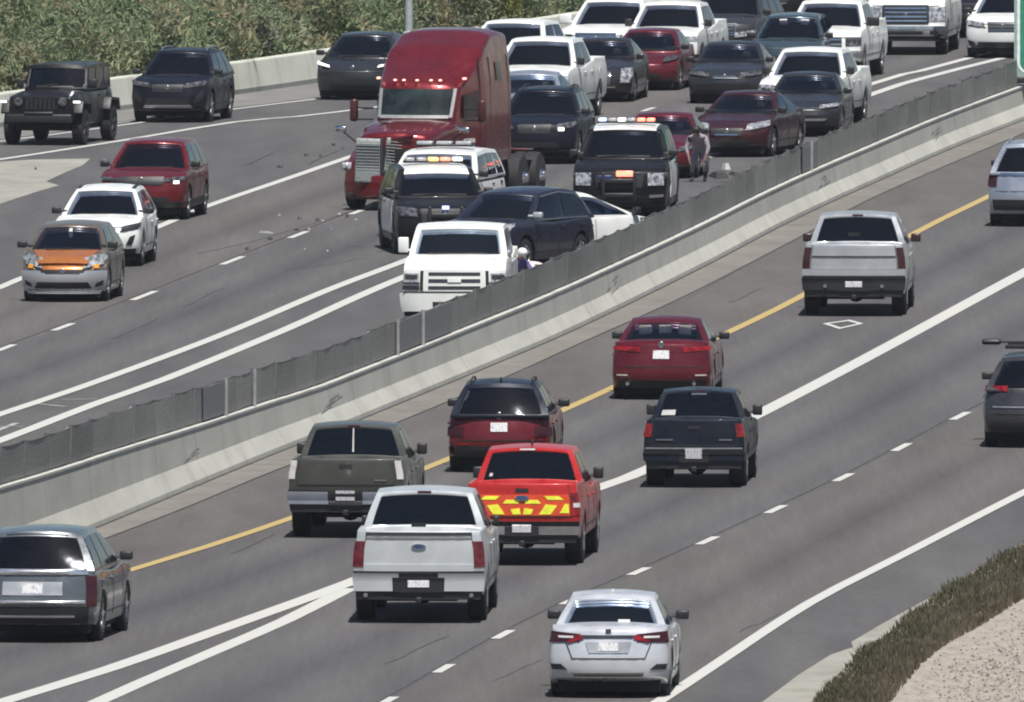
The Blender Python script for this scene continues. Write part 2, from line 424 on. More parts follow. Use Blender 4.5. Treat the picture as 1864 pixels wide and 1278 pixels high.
    # feature plates on the front (end=1) or rear (end=-1)
    def quad(s, name, mat, c, end=1, off=.008, depth=.025, mirror=False, nu=8, nv=4, label=None, dome=0):
        outs = []
        for sg in ((1, -1) if mirror else (1,)):
            def S(a, b, sg=sg):
                q0 = c[0][0]+(c[1][0]-c[0][0])*a; z0 = c[0][1]+(c[1][1]-c[0][1])*a
                q1 = c[3][0]+(c[2][0]-c[3][0])*a; z1 = c[3][1]+(c[2][1]-c[3][1])*a
                return s.ept(sg*(q0+(q1-q0)*b), z0+(z1-z0)*b, end)
            o = panel(name, S, mat, s.root, off, depth, nu, nv, ref=Vector((0, 0, .3)) if False else None, dome=dome)
            if label: o['label'] = label
            outs.append(o)
        return outs
    def rect(s, name, mat, q0, q1, z0, z1, end=1, **k):
        return s.quad(name, mat, [(q0, z0), (q1, z0), (q1, z1), (q0, z1)], end, **k)
    def side(s, name, mat, x0, x1, z0, z1, off=.006, sides=(-1, 1), label=None):
        for sgn in sides:
            o = panel(name, lambda a, b: Vector((x0+(x1-x0)*a, sgn*s.hw(x0+(x1-x0)*a, z0+(z1-z0)*b), z0+(z1-z0)*b)), mat, s.root, off, nu=6)
            if label: o['label'] = label
    def plate(s, z, end=1, q=0, mat=None):
        s.rect('license_plate', mat or M_plate, q-.17, q+.17, z-.08, z+.08, end, off=.03, nu=2, nv=1)
    def badge(s, z, end=1, mat=None, r=.06, wide=1.0):
        hw0 = s.hw(end*s.sp['L']/2, z); p = s.ept(0, z, end)
        MB().lathe(p + Vector((end*.0, 0, 0)), (end, 0, 0), [(0, r), (.02, r), (.03, r*.8)], 16).build('badge', mat or M_badge, s.root).scale = (1, 1, 1)
        o = s.root.children[-1]
    def oval(s, z, end=-1, ry=.11, rz=.045, mat=None, off=.0):
        p = s.ept(0, z, end) + Vector((end*(.012+off), 0, 0)); n = 18; vs = []
        for x in (-.01, .012):
            for i in range(n): a = 2*math.pi*i/n; vs.append(p + Vector((end*x, math.cos(a)*ry, math.sin(a)*rz)))
        rim = mesh_obj('emblem', vs, [tuple(range(n)), tuple(range(n, 2*n))] + [(i, (i+1) % n, n+(i+1) % n, n+i) for i in range(n)], M_chrome, s.root, smooth=False)
        vs2 = [v + Vector((end*.006, -(v.y-p.y)*.2, -(v.z-p.z)*.28)) for v in vs]
        mesh_obj('emblem_field', vs2, [tuple(range(n)), tuple(range(n, 2*n))] + [(i, (i+1) % n, n+(i+1) % n, n+i) for i in range(n)], mat or simple('emblem_blue', (.03, .06, .14), .3), rim, smooth=False)
    def bars(s, name, mat, q, z0, z1, n, end=1, off=.02, th=.025):
        for i in range(n):
            z = z0 + (z1-z0)*(i+.5)/n
            s.rect(name, mat, -q, q, z-th/2, z+th/2, end, off=off, nv=1)
    def rails(s, mat=None):
        for sgn in (-1, 1):
            pts = [s.G(t, sgn*.86, 1) + Vector((0, 0, .05 if 0 < i < 4 else .0)) for i, t in enumerate((.05, .12, .5, .8, .88))]
            m = MB()
            for a, b in zip(pts, pts[1:]): m.tube(a, b, .018, n=6)
            m.build('roof_rail', mat or M_trim, s.root)
    def antenna(s, t=.12):
        p = s.G(t, 0, 1)
        MB().box(p + Vector((0, 0, .04)), (.14, .03, .08)).build('antenna', M_trim, s.root, bevel=.01)
    def seam_h(s, z, q=.85, end=-1): s.rect('panel_seam', M_seam, -q, q, z-.007, z+.007, end, off=.003, nv=1)
    def exhaust(s, q, z, x):
        MB().tube((x+.1, q, z), (x-.06, q, z), .035).build('exhaust_pipe', M_chrome, s.root)

exec_parts = []
# ------------------------------------------------------------------ ground and markings
def catmull(pts, step=4):
    out = []
    P = [pts[0]*2-pts[1]] + list(pts) + [pts[-1]*2-pts[-2]]
    for i in range(1, len(P)-2):
        n = max(2, int((P[i+1]-P[i]).length/step))
        for k in range(n):
            t = k/n; a, b, c, d = P[i-1], P[i], P[i+1], P[i+2]
            out.append(.5*((2*b)+(c-a)*t+(2*a-5*b+4*c-d)*t*t+(3*b-a-3*c+d)*t**3))
    out.append(P[-2]); return out
def curve(pxs, step=4): return catmull([px(u, v) for u, v in pxs], step)
def normals(pts):
    ns = []
    for i in range(len(pts)):
        d = pts[min(i+1, len(pts)-1)] - pts[max(i-1, 0)]; d.z = 0; d.normalize()
        ns.append(Vector((d.y, -d.x, 0)))
    return ns
def ribbon(name, pts, width, z, mat, off=0, taper=None):
    ns = normals(pts); vs = []; fs = []
    for i, (p, n) in enumerate(zip(pts, ns)):
        for sg in (-.5, .5):
            q = p + n*(off + sg*width); vs.append((q.x, q.y, z))
    for i in range(len(pts)-1): fs.append((2*i, 2*i+1, 2*i+3, 2*i+2))
    o = mesh_obj(name, vs, fs, mat, smooth=False); return tag(o, kind='structure')
def strip_between(name, a, b, z, mat):
    n = min(len(a), len(b)); vs = []; fs = []
    A = [a[int(i*(len(a)-1)/(n-1))] for i in range(n)]; B = [b[int(i*(len(b)-1)/(n-1))] for i in range(n)]
    for p, q in zip(A, B): vs += [(p.x, p.y, z), (q.x, q.y, z)]
    for i in range(n-1): fs.append((2*i, 2*i+1, 2*i+3, 2*i+2))
    return tag(mesh_obj(name, vs, fs, mat, smooth=False), kind='structure')

def asphalt(name, c1, c2, c3, seed):
    m, nt, b = new_mat(name)
    r, n = noise_ramp(nt, 1.0, [c1, c2, c3], mapping=(.55, .018, 1), detail=3, rough=.5, lo=.3, hi=.7)
    n.noise_dimensions = '4D'; n.inputs['W'].default_value = seed
    r2, n2 = noise_ramp(nt, 1.0, [(.88,)*3, (1.08,)*3], mapping=(.9, .12, 1), detail=5)
    r3, n3 = noise_ramp(nt, 9.0, [(.86,)*3, (1.12,)*3], mapping=(1, .3, 1), detail=6, rough=.75)
    c = mix(nt, r.outputs[0], r2.outputs[0], 1.0, 'MULTIPLY'); c = mix(nt, c, r3.outputs[0], 1.0, 'MULTIPLY')
    nt.links.new(c, b.inputs['Base Color']); b.inputs['Roughness'].default_value = .92
    b.inputs['Specular IOR Level'].default_value = .15
    return m
M_asph = asphalt('asphalt', (.074, .070, .074), (.086, .083, .085), (.098, .097, .094), 1)
M_asphB = asphalt('asphalt_shoulder', (.088, .080, .078), (.10, .093, .09), (.112, .105, .10), 5)
def worn(name, col, dark, thr=.42, rough=.7):
    m, nt, b = new_mat(name)
    r, n = noise_ramp(nt, 4.0, [dark, col, col], mapping=(3.0, .35, 1), detail=10, rough=.85, lo=thr-.14, hi=thr+.06)
    nt.links.new(r.outputs[0], b.inputs['Base Color']); b.inputs['Roughness'].default_value = rough
    return m
M_white = worn('road_paint_white', (.45, .445, .42), (.17, .165, .16), .41)
M_yellow = worn('road_paint_yellow', (.38, .28, .11), (.22, .17, .09), .46)
M_tar = simple('tar_seal', (.045, .043, .042), .9, scale=3, var=.4)
M_faint = simple('faded_paint', (.3, .3, .29), .9, scale=3, var=.3)
def concrete(name, c1, c2, c3, scale=.7, stain=.8):
    m, nt, b = new_mat(name)
    r, n = noise_ramp(nt, scale, [c1, c2, c3], mapping=(1, .35, 1.5), detail=6, rough=.65, lo=.3, hi=.7)
    r2, n2 = noise_ramp(nt, 1.0, [(stain,)*3, (1.0,)*3], mapping=(.9, .9, .15), detail=7, rough=.7, lo=.38, hi=.5)
    c = mix(nt, r.outputs[0], r2.outputs[0], 1.0, 'MULTIPLY')
    nt.links.new(c, b.inputs['Base Color']); b.inputs['Roughness'].default_value = .9
    b.inputs['Specular IOR Level'].default_value = .2
    return m
M_conc = concrete('barrier_concrete', (.36, .36, .325), (.41, .405, .365), (.46, .45, .405), stain=.9)
M_concL = concrete('wall_concrete', (.46, .465, .40), (.51, .515, .45), (.55, .555, .49))
M_gutter = concrete('gutter_concrete', (.145, .135, .122), (.165, .155, .14), (.19, .18, .162), stain=.85)
M_apron = concrete('apron_concrete', (.22, .21, .185), (.26, .25, .22), (.3, .29, .26), stain=.85)

tag(mesh_obj('ground', [(-400, 100, -.02), (500, 100, -.02), (500, 3000, -.02), (-400, 3000, -.02)], [(0, 1, 2, 3)],
    worn('desert_soil', (.15, .13, .11), (.11, .095, .08), .5, .95), smooth=False), kind='structure')

base_px = [(-160, 1085), (0, 1028), (173, 961), (464, 840), (617, 779), (875, 673), (1050, 598), (1275, 488), (1410, 417), (1514, 367), (1590, 333), (1725, 273), (1864, 218), (2000, 166), (2200, 95)]
base = curve(base_px)
hov = [(-300, 1375), (0, 1280), (200, 1218), (420, 1140), (635, 1062), (880, 965), (1100, 885), (1185, 852), (1390, 750), (1600, 640), (1864, 497), (2100, 372)]
edge_r = [(1150, 1310), (1240, 1252), (1300, 1212), (1471, 1100), (1643, 1011), (1864, 897), (2100, 780)]
road_edge_r = [(1250, 1345), (1389, 1278), (1553, 1183), (1677, 1097), (1864, 987), (2150, 830)]
wallL_px = [(-160, 252), (0, 232), (206, 203), (426, 173), (559, 154), (700, 133), (970, 92), (1200, 55), (1500, 8), (1800, -35)]
wallL = curve(wallL_px)
# one asphalt sheet per carriageway
far_l = [px(-900, 1500), px(-900, 700), px(-600, 300)] + wallL + [px(2200, -80)]
sheet = [px(-1200, 1500), px(2400, 1500), px(2600, 900), px(2600, 400), px(2500, -100), px(2200, -90)] + wallL[::-1] + [px(-700, 320)]
def poly(name, pts, z, mat):
    bm = bmesh.new(); vs = [bm.verts.new((p.x, p.y, z)) for p in pts]; f = bm.faces.new(vs)
    bmesh.ops.triangulate(bm, faces=[f]); me = bpy.data.meshes.new(name); bm.to_mesh(me); bm.free()
    me.materials.append(mat); o = bpy.data.objects.new(name, me); link(o); return tag(o, kind='structure')
poly('road', sheet, 0.0, M_asph)
def lane_mat(name, base, dark, light):
    m, nt, b = new_mat(name)
    uv = nt.nodes.new('ShaderNodeTexCoord'); sx = nt.nodes.new('ShaderNodeSeparateXYZ'); nt.links.new(uv.outputs['UV'], sx.inputs[0])
    cv = nt.nodes.new('ShaderNodeValToRGB'); el = cv.color_ramp.elements
    el[0].position = 0; el[0].color = (*base, 1); el[1].position = 1; el[1].color = (*base, 1)
    for p, c in ((.13, base), (.25, light), (.37, base), (.5, dark), (.63, base), (.76, light), (.88, base)):
        e = el.new(p); e.color = (*c, 1)
    nt.links.new(sx.outputs[0], cv.inputs['Fac'])
    r2, n2 = noise_ramp(nt, 1.0, [(.84,)*3, (1.12,)*3], mapping=(.5, .03, 1), detail=4, lo=.3, hi=.7)
    r3, n3 = noise_ramp(nt, 14.0, [(.80,)*3, (1.2,)*3], mapping=(1, .25, 1), detail=8, rough=.85)
    r4, n4 = noise_ramp(nt, 3.0, [(.93,)*3, (1.06,)*3], mapping=(2.5, .06, 1), detail=5, rough=.7)
    c = mix(nt, cv.outputs[0], r2.outputs[0], 1.0, 'MULTIPLY'); c = mix(nt, c, r3.outputs[0], 1.0, 'MULTIPLY'); c = mix(nt, c, r4.outputs[0], 1.0, 'MULTIPLY')
    nt.links.new(c, b.inputs['Base Color']); b.inputs['Roughness'].default_value = .92; b.inputs['Specular IOR Level'].default_value = .15
    return m
M_lane = lane_mat('worn_lane', (.088, .084, .086), (.070, .067, .070), (.099, .096, .095))
M_lane2 = lane_mat('worn_lane_warm', (.096, .090, .088), (.078, .073, .073), (.104, .099, .096))
def lane(a_px, b_px, mat, z=.003):
    a, b = curve(a_px), curve(b_px); o = strip_between('road_lane', a, b, z, mat)
    uvl = o.data.uv_layers.new(name='UVMap')
    for lp in o.data.loops:
        vi = lp.vertex_index; uvl.data[lp.index].uv = (vi % 2, (vi//2)*.1)
    return o
# shoulder beside the median
gut_px = [(-160, 1105), (0, 1050), (200, 978), (350, 920), (464, 872), (710, 775), (925, 685), (1064, 622), (1250, 538), (1460, 430), (1550, 380), (1650, 333), (1864, 243), (2100, 150)]
gut = curve(gut_px)
yel_px = [(-300, 1195), (0, 1112), (230, 1041), (464, 967), (770, 855), (1064, 730), (1300, 618), (1457, 541), (1675, 420), (1790, 363), (1900, 308), (2100, 215)]
yel = curve(yel_px)
strip_between('road_shoulder', gut, yel, .004, M_asphB)
strip_between('gutter_pavement', base, gut, .006, M_gutter)
ribbon('road_joint', base, .05, .012, M_tar, off=.03)
ribbon('road_crack', gut, .035, .012, M_tar, off=.0)
ribbon('road_marking_yellow', yel, .2, .012, M_yellow)
ribbon('road_marking_white_wide', curve(hov), .34, .012, M_white)
ribbon('road_marking_white_merge', curve([(60, 1345), (180, 1278), (400, 1182), (520, 1130), (634, 1072)]), .30, .010, M_white)
ribbon('road_marking_white_edge', curve(edge_r), .22, .012, M_white)
def dashes(name, cen, ln=.25, width=.15, mat=M_white, skip=()):
    P = [px(u, v) for u, v in cen]
    for i, p in enumerate(P):
        if i in skip: continue
        a = P[max(i-1, 0)]; b = P[min(i+1, len(P)-1)]
        d = (b-a); per = d.length/(min(i+1, len(P)-1)-max(i-1, 0)); d.normalize()
        ribbon(name, [p - d*per*ln/2, p, p + d*per*ln/2], width, .012, mat)
dr = [(1862, 704), (1748, 758), (1641, 815), (1535, 870), (1412, 928), (1288, 985), (1163, 1041), (1040, 1094), (916, 1156), (808, 1218), (705, 1277), (600, 1335)]
dashes('lane_dash', dr)
ribbon('road_crack', curve([(u, v+1) for u, v in dr]), .03, .009, M_tar, off=.12)
dl = [(-110, 682), (10, 634), (115, 596), (262, 539), (423, 475), (543, 428), (654, 385), (770, 342)]
dashes('lane_dash', dl, ln=.27, skip=(7,))
ribbon('road_crack', curve(dl), .04, .009, M_tar, off=-.14)
dashes('lane_dash', [(1010, 260), (1092, 227), (1180, 200), (1262, 172)], skip=(0, 3))
ribbon('road_marking_white_inner', curve([(-160, 812), (0, 755), (132, 711), (300, 650), (429, 600), (596, 529), (733, 477), (900, 412), (1200, 298), (1585, 154), (1675, 130), (1768, 105), (1950, 55)]), .25, .012, M_white)
ribbon('road_marking_white_outer', curve([(-160, 858), (0, 803), (173, 736), (300, 691), (521, 600), (635, 548), (740, 503), (900, 440), (1200, 320), (1585, 173), (1700, 138), (1798, 113), (1950, 75)]), .27, .012, M_white)
ribbon('road_marking_white_exit', curve([(-160, 580), (0, 524), (37, 508), (268, 422), (369, 379), (540, 320), (629, 289), (760, 245)]), .22, .012, M_white)
ribbon('road_marking_white_ramp', curve([(-160, 312), (0, 291), (213, 258), (426, 223), (540, 213), (674, 197), (800, 180)]), .22, .012, M_white)
ribbon('road_marking_white_wall', curve([(-160, 278), (0, 258), (213, 230), (422, 200), (559, 183), (700, 163), (970, 122)]), .16, .012, M_white)
strip_between('ramp_shoulder', wallL, curve([(-160, 274), (0, 254), (213, 226), (422, 197), (559, 180), (700, 160), (970, 119), (1200, 85), (1500, 40), (1800, 0)]), .004, concrete('ramp_shoulder_concrete', (.15, .145, .14), (.17, .165, .16), (.19, .185, .175)))
poly('gore_pavement', [px(*p) for p in [(-200, 320), (0, 295), (60, 291), (165, 289), (150, 302), (118, 315), (84, 331), (108, 338), (60, 352), (0, 372), (-200, 450)]], .008, M_apron)
drx = [(-60, 1660), (300, 1490)] + dr[::-1] + [(2100, 588)]
hovx = [(-700, 1530), (-300, 1375)] + hov[1:]
lane([(-700, 1330), (-300, 1195)] + yel_px[1:], hovx, M_lane)
lane(hovx, [(-500, 1860)] + drx, M_lane)
lane(drx, [(250, 1840), (760, 1530), (1150, 1310)] + edge_r[1:], M_lane2)
LW = [(-160, 755+57), (0, 755), (132, 711), (300, 650), (429, 600), (596, 529), (733, 477), (900, 412), (1200, 298), (1585, 154), (1675, 130), (1768, 105), (1950, 55)]
LD = [(-260, 742), (-110, 682), (10, 634), (115, 596), (262, 539), (423, 475), (543, 428), (654, 385), (770, 342), (1010, 260), (1180, 200), (1262, 172), (1500, 95), (1700, 30)]
LX = [(-160, 580), (0, 524), (37, 508), (268, 422), (369, 379), (540, 320), (629, 289), (760, 245), (1000, 170), (1250, 95), (1500, 20)]
lane(LD, LW, M_lane); lane(LX, LD, M_lane2)
rw = random.Random(9)
for (u, v, l_, w_) in ((1225, 600, 40, .05), (1330, 552, 60, .03), (1180, 640, 50, .03), (420, 1010, 80, .03), (560, 930, 60, .04), (1350, 1150, 70, .02), (700, 1210, 120, .03), (330, 560, 80, .03), (200, 620, 90, .03), (560, 300, 60, .03), (450, 300, 50, .03), (900, 1240, 90, .02)):
    pts = [px(u + l_*t + rw.uniform(-3, 3), v - l_*t*.45 + rw.uniform(-2, 2)) for t in (0, .25, .5, .75, 1)]
    ribbon('road_crack', pts, w_, .008, M_tar)
# faint marks between the double lines and skid marks
for a, b in (((112, 728), (178, 727)), ((60, 735), (120, 741)), ((0, 777), (42, 777)), ((-20, 790), (30, 771))):
    ribbon('faded_marking', [px(*a), (px(*a)+px(*b))/2, px(*b)], .12, .010, M_faint)
for pts, wd in (([(720, 474), (640, 510), (540, 555), (430, 600), (300, 652)], .06), ([(360, 462), (460, 440), (560, 410), (640, 385)], .05), ([(640, 449), (660, 450)], .25),
                ([(1250, 545), (1330, 500)], .02), ([(660, 470), (600, 482), (520, 492)], .04)):
    ribbon('skid_mark', curve(pts, 2), wd, .006, M_tar)
# carpool diamond behind the silver pickup
dm = [px(1497, 590), px(1547, 583), px(1572, 590), px(1528, 600)]
def ring(name, pts, k, z, mat):
    c = sum(pts, Vector())/len(pts); n = len(pts)
    vs = [(p.x, p.y, z) for p in pts] + [((c+(p-c)*k).x, (c+(p-c)*k).y, z) for p in pts]
    tag(mesh_obj(name, vs, [(i, (i+1) % n, n+(i+1) % n, n+i) for i in range(n)], mat, smooth=False), kind='structure')
ring('road_marking_diamond', dm, .68, .012, M_white)

# bottom right: apron, weeds, gravel
red = curve(road_edge_r)
gr_in = curve([(1480, 1345), (1545, 1278), (1600, 1215), (1711, 1150), (1864, 1055), (2150, 880)])
strip_between('verge_ground', red, curve([(1560, 1360), (1616, 1278), (1676, 1208), (1717, 1174), (1777, 1141), (1829, 1107), (1864, 1086), (2150, 910)]), .003, worn('verge_soil', (.13, .10, .075), (.09, .07, .05), .5, .95))
poly('drain_apron', [px(*p) for p in [(1240, 1350), (1389, 1278), (1456, 1228), (1512, 1193), (1553, 1179), (1549, 1170), (1605, 1137), (1680, 1096), (1700, 1086), (1690, 1098), (1625, 1154), (1562, 1198), (1506, 1262), (1475, 1300), (1420, 1350)]], .010, M_apron)
def gravel_mat():
    m, nt, b = new_mat('pink_gravel')
    r, n = noise_ramp(nt, 5.0, [(.13, .105, .09), (.26, .225, .19), (.33, .295, .255)], mapping=(1, .18, 1), detail=9, rough=.9, lo=.36, hi=.60)
    v = nt.nodes.new('ShaderNodeTexVoronoi'); v.inputs['Scale'].default_value = 9
    nt.links.new(r.outputs[0], b.inputs['Base Color']); b.inputs['Roughness'].default_value = .95
    return m
gl_in = curve([(1560, 1360), (1616, 1278), (1676, 1208), (1717, 1174), (1777, 1141), (1829, 1107), (1864, 1086), (2150, 910)])
strip_between('gravel_ground', gl_in, [p + Vector((14, -10, 0)) for p in gl_in], .005, gravel_mat())

# ------------------------------------------------------------------ median barrier and fence
def heights(pts, table):
    """barrier height against photo column at its foot"""
    out = []
    for p in pts:
        zc = p.y*math.cos(PITCH) + CAMH*math.sin(PITCH)
        u = IW/2 + F*p.x/zc; out.append(interp(table, u))
    return out
HT = heights(base, [(-160, 1.2), (0, 1.15), (190, 1.05), (464, .85), (620, .76), (1050, .77), (1400, .74), (1864, .72), (2300, .72)])
def sweep(name, pts, prof_fn, mat, parent=None, bevel=0):
    ns = normals(pts); vs = []; fs = []; m = None
    for i, (p, n) in enumerate(zip(pts, ns)):
        pr = prof_fn(i); m = len(pr)
        for (d, z) in pr: q = p + n*d; vs.append((q.x, q.y, z))
    for i in range(len(pts)-1):
        for k in range(m): fs.append((i*m+k, i*m+(k+1) % m, (i+1)*m+(k+1) % m, (i+1)*m+k))
    fs += [tuple(range(m)), tuple(range((len(pts)-1)*m, len(pts)*m))]
    return mesh_obj(name, vs, fs, mat, parent, smooth=False, bevel=bevel)
# normals point to the right of travel direction (towards the near carriageway); foot at d=0, body behind it
bar = empty('concrete_barrier', base[len(base)//2].copy())
tag(bar, 'long pale concrete median barrier with a sloped foot, below the mesh fence', 'barrier')
def shift(o, root):
    o.parent = root; o.matrix_parent_inverse = Matrix.Translation(-root.location)
    return o
def brprof(i):
    h = HT[i]; return [(0, .0), (-.01, .08), (-.17, .34 + (h-.83)*.3), (-.22, h-.05), (-.24, h), (-.42, h), (-.5, .34), (-.64, 0)]
shift(sweep('wall', base, brprof, M_conc), bar)
M_scuff = simple('tyre_scuff', (.25, .25, .23), .9, scale=6, var=.5); M_joint = simple('wall_joint', (.17, .17, .155), .95)
def on_wall(s, z, out=.004):
    p, n, h = at(s); k = [(0.0, .0), (.08, -.01), (.34, -.17), (h-.05, -.22), (h, -.24)]
    for (z0, d0), (z1, d1) in zip(k, k[1:]):
        if z <= z1: d = d0 + (d1-d0)*(z-z0)/(z1-z0); break
    q = p + n*(d+out); return Vector((q.x, q.y, z))
def wall_marks():
    rq = random.Random(2)
    for u, v in ((1505, 0), (1712, 0), (1128, 0), (600, 0), (330, 0)):
        s0 = s_of(u)
        for k in range(4):
            z = .30 + .06*k + rq.uniform(-.02, .02); ln = rq.uniform(.6, 2.2); ds = rq.uniform(-1.2, 1.2) + k*.5
            vs = []; N = 6
            for j in range(N+1):
                t = j/N; hgt = .018*math.sin(math.pi*t) + .002
                vs += [on_wall(s0+ds+ln*t, z+.05*math.sin(2*t)-hgt), on_wall(s0+ds+ln*t, z+.05*math.sin(2*t)+hgt)]
            shift(mesh_obj('scuff_mark', vs, [(2*j, 2*j+1, 2*j+3, 2*j+2) for j in range(N)], M_scuff, smooth=False), bar)
    s = 2.0
    while s < cum[-1]-1:
        vs = []
        for z in (0.02, .08, .34, at(s)[2]-.05): vs += [on_wall(s, z), on_wall(s+.02, z)]
        shift(mesh_obj('wall_joint', vs, [(0, 1, 3, 2), (2, 3, 5, 4), (4, 5, 7, 6)], M_joint, smooth=False), bar)
        s += 6.0
capM = concrete('barrier_cap_concrete', (.40, .40, .38), (.44, .44, .41), (.47, .47, .44))
shift(sweep('top_edge', base, lambda i: [(-.205, HT[i]-.035), (-.205, HT[i]+.006), (-.44, HT[i]+.006), (-.44, HT[i]-.035)], capM), bar)
# fence on the barrier
nb = normals(base)
FH = .63
fence = empty('mesh_fence', base[len(base)//2].copy())
tag(fence, 'grey chain link fence of close panels standing on the median barrier', 'fence')
def fence_mat(name, c1, c2, k=1):
    m, nt, b = new_mat(name)
    tc = nt.nodes.new('ShaderNodeTexCoord'); mp = nt.nodes.new('ShaderNodeMapping'); mp.inputs['Scale'].default_value = (0, .5, 15*k)
    nt.links.new(tc.outputs['Object'], mp.inputs[0])
    wv = nt.nodes.new('ShaderNodeTexWave'); wv.wave_type = 'BANDS'; wv.bands_direction = 'Z'; wv.inputs['Scale'].default_value = .62
    wv.inputs['Distortion'].default_value = 4.5; wv.inputs['Detail'].default_value = 2; wv.inputs['Detail Scale'].default_value = 1.2
    nt.links.new(mp.outputs[0], wv.inputs['Vector'])
    r = nt.nodes.new('ShaderNodeValToRGB'); r.color_ramp.elements[0].color = (*c1, 1); r.color_ramp.elements[1].color = (*c2, 1)
    nt.links.new(wv.outputs['Color'], r.inputs['Fac'])
    r2, n2 = noise_ramp(nt, 1.0, [(.75,)*3, (1.1,)*3], mapping=(.4, .12, .5), detail=4)
    nt.links.new(mix(nt, r.outputs[0], r2.outputs[0], 1.0, 'MULTIPLY'), b.inputs['Base Color'])
    b.inputs['Roughness'].default_value = .6; b.inputs['Metallic'].default_value = .2
    return m
M_fence = fence_mat('galvanised_mesh', (.11, .11, .105), (.31, .31, .295))
M_post = simple('galvanised_post', (.15, .15, .145), .5, .4)
M_postb = simple('bright_post', (.30, .30, .30), .5, .3)
M_rail = simple('dark_wire', (.07, .07, .07), .7)
M_solid = simple('solid_panel', (.15, .15, .16), .6)
# arc length parametrisation
cum = [0]
for a, b in zip(base, base[1:]): cum.append(cum[-1] + (b-a).length)
def at(s):
    for i in range(len(cum)-1):
        if s <= cum[i+1]: break
    t = (s-cum[i])/(cum[i+1]-cum[i]); return base[i].lerp(base[i+1], t), nb[i].lerp(nb[i+1], t).normalized(), HT[i]+(HT[i+1]-HT[i])*t
def s_of(u):
    best = None
    for i in range(len(cum)*4):
        s = cum[-1]*i/(len(cum)*4); p, n, h = at(s); zc = p.y*math.cos(PITCH) + CAMH*math.sin(PITCH)
        d = abs(IW/2 + F*p.x/zc - u)
        if best is None or d < best[0]: best = (d, s)
    return best[1]
SP = 3.0
nposts = int(s_of(1843)/SP) + 2
rp = random.Random(3)
wall_marks()
mm = MB(); post_pts = []
jit = [rp.uniform(-.018, .018) for _ in range(nposts+2)]
lean = [rp.uniform(-.03, .03) for _ in range(nposts+2)]
def fpt(s, z, i, d=-.33):
    p, n, h = at(min(s, cum[-1]-.01)); q = p + n*(d + lean[i]*z/FH); return Vector((q.x, q.y, h + z))
for i in range(nposts):
    s0, s1 = i*SP + .03, (i+1)*SP - .03
    K = 4
    vs = []; fs = []
    for k in range(K+1):
        t = k/K; s = s0 + (s1-s0)*t
        sag = -.022*math.sin(math.pi*t) + jit[i]*(1-t) + jit[i+1]*t
        bow = .02*math.sin(math.pi*t)*rp.choice((1, -1))
        for d in (-.345+bow*.5, -.315+bow*.5):
            vs.append(fpt(s, .035, i, d)); vs.append(fpt(s, FH - .03 + sag, i, d))
    for k in range(K):
        a = k*4; b = a+4
        fs += [(a, a+1, b+1, b), (a+2, b+2, b+3, a+3), (a+1, a+3, b+3, b+1), (a, b, b+2, a+2)]
    fs += [(0, 2, 3, 1), (K*4, K*4+1, K*4+3, K*4+2)]
    mm.add(vs, fs)
shift(mm.build('mesh', M_fence, smooth=False), fence)
wr = MB(); wr2 = MB()
for i in range(nposts):
    for k in range(3):
        s0 = i*SP + SP*k/3; s1 = i*SP + SP*(k+1)/3
        f = lambda s: -.022*math.sin(math.pi*(s-i*SP)/SP) + jit[i]
        wr.tube(fpt(s0, FH-.02+f(s0), i), fpt(s1, FH-.02+f(s1), i), .016, n=5)
        wr2.tube(fpt(s0, .02, i), fpt(s1, .02, i), .014, n=5)
shift(wr.build('top_wire', M_rail), fence)
shift(wr2.build('bottom_wire', M_rail), fence)
for i in range(nposts):
    m = MB().tube(fpt(i*SP, 0, i), fpt(i*SP, FH+.01+jit[i], i), .035, n=8)
    shift(m.build('post', M_post), fence)
for u in (440, 490, 752, 800, 1514):
    s = s_of(u - (14 if u > 1000 else 0)); p, n, h = at(s)
    m = MB().tube(p + n*-.26 + Vector((0, 0, h)), p + n*-.26 + Vector((0, 0, h+FH+.02)), .032, n=8)
    o = m.build('post', M_postb); o['label'] = 'brighter gate post standing proud of the fence'; shift(o, fence)
for u0, u1 in ((400, 440), (752, 850), (1486, 1514)):
    s0, s1 = s_of(u0), s_of(u1)
    m = MB(); N = 8
    for k in range(N):
        a = s0+(s1-s0)*k/N; b = s0+(s1-s0)*(k+1)/N
        vs = []
        for s in (a, b):
            p, n, h = at(s)
            for d, z in ((-.29, .04), (-.29, FH-.04), (-.31, .04), (-.31, FH-.04)): q = p+n*d; vs.append((q.x, q.y, h+z))
        m.add(vs, [(0, 1, 5, 4), (2, 6, 7, 3), (1, 3, 7, 5), (0, 4, 6, 2)])
    o = m.build('solid_panel', M_solid, smooth=False); o['label'] = 'smooth dark sheet panel in the fence'; shift(o, fence)

# left roadside wall
wl = sweep('concrete_wall', wallL, lambda i: [(0, 0), (-.02, .12), (-.06, .77), (-.3, .77), (-.3, 0)] if False else [(0, 0), (.02, .12), (-.10, .74), (-.12, .77), (-.38, .77), (-.4, 0)], M_concL)
tag(wl, 'pale concrete roadside wall curving along the ramp in front of the shrubs', 'wall')

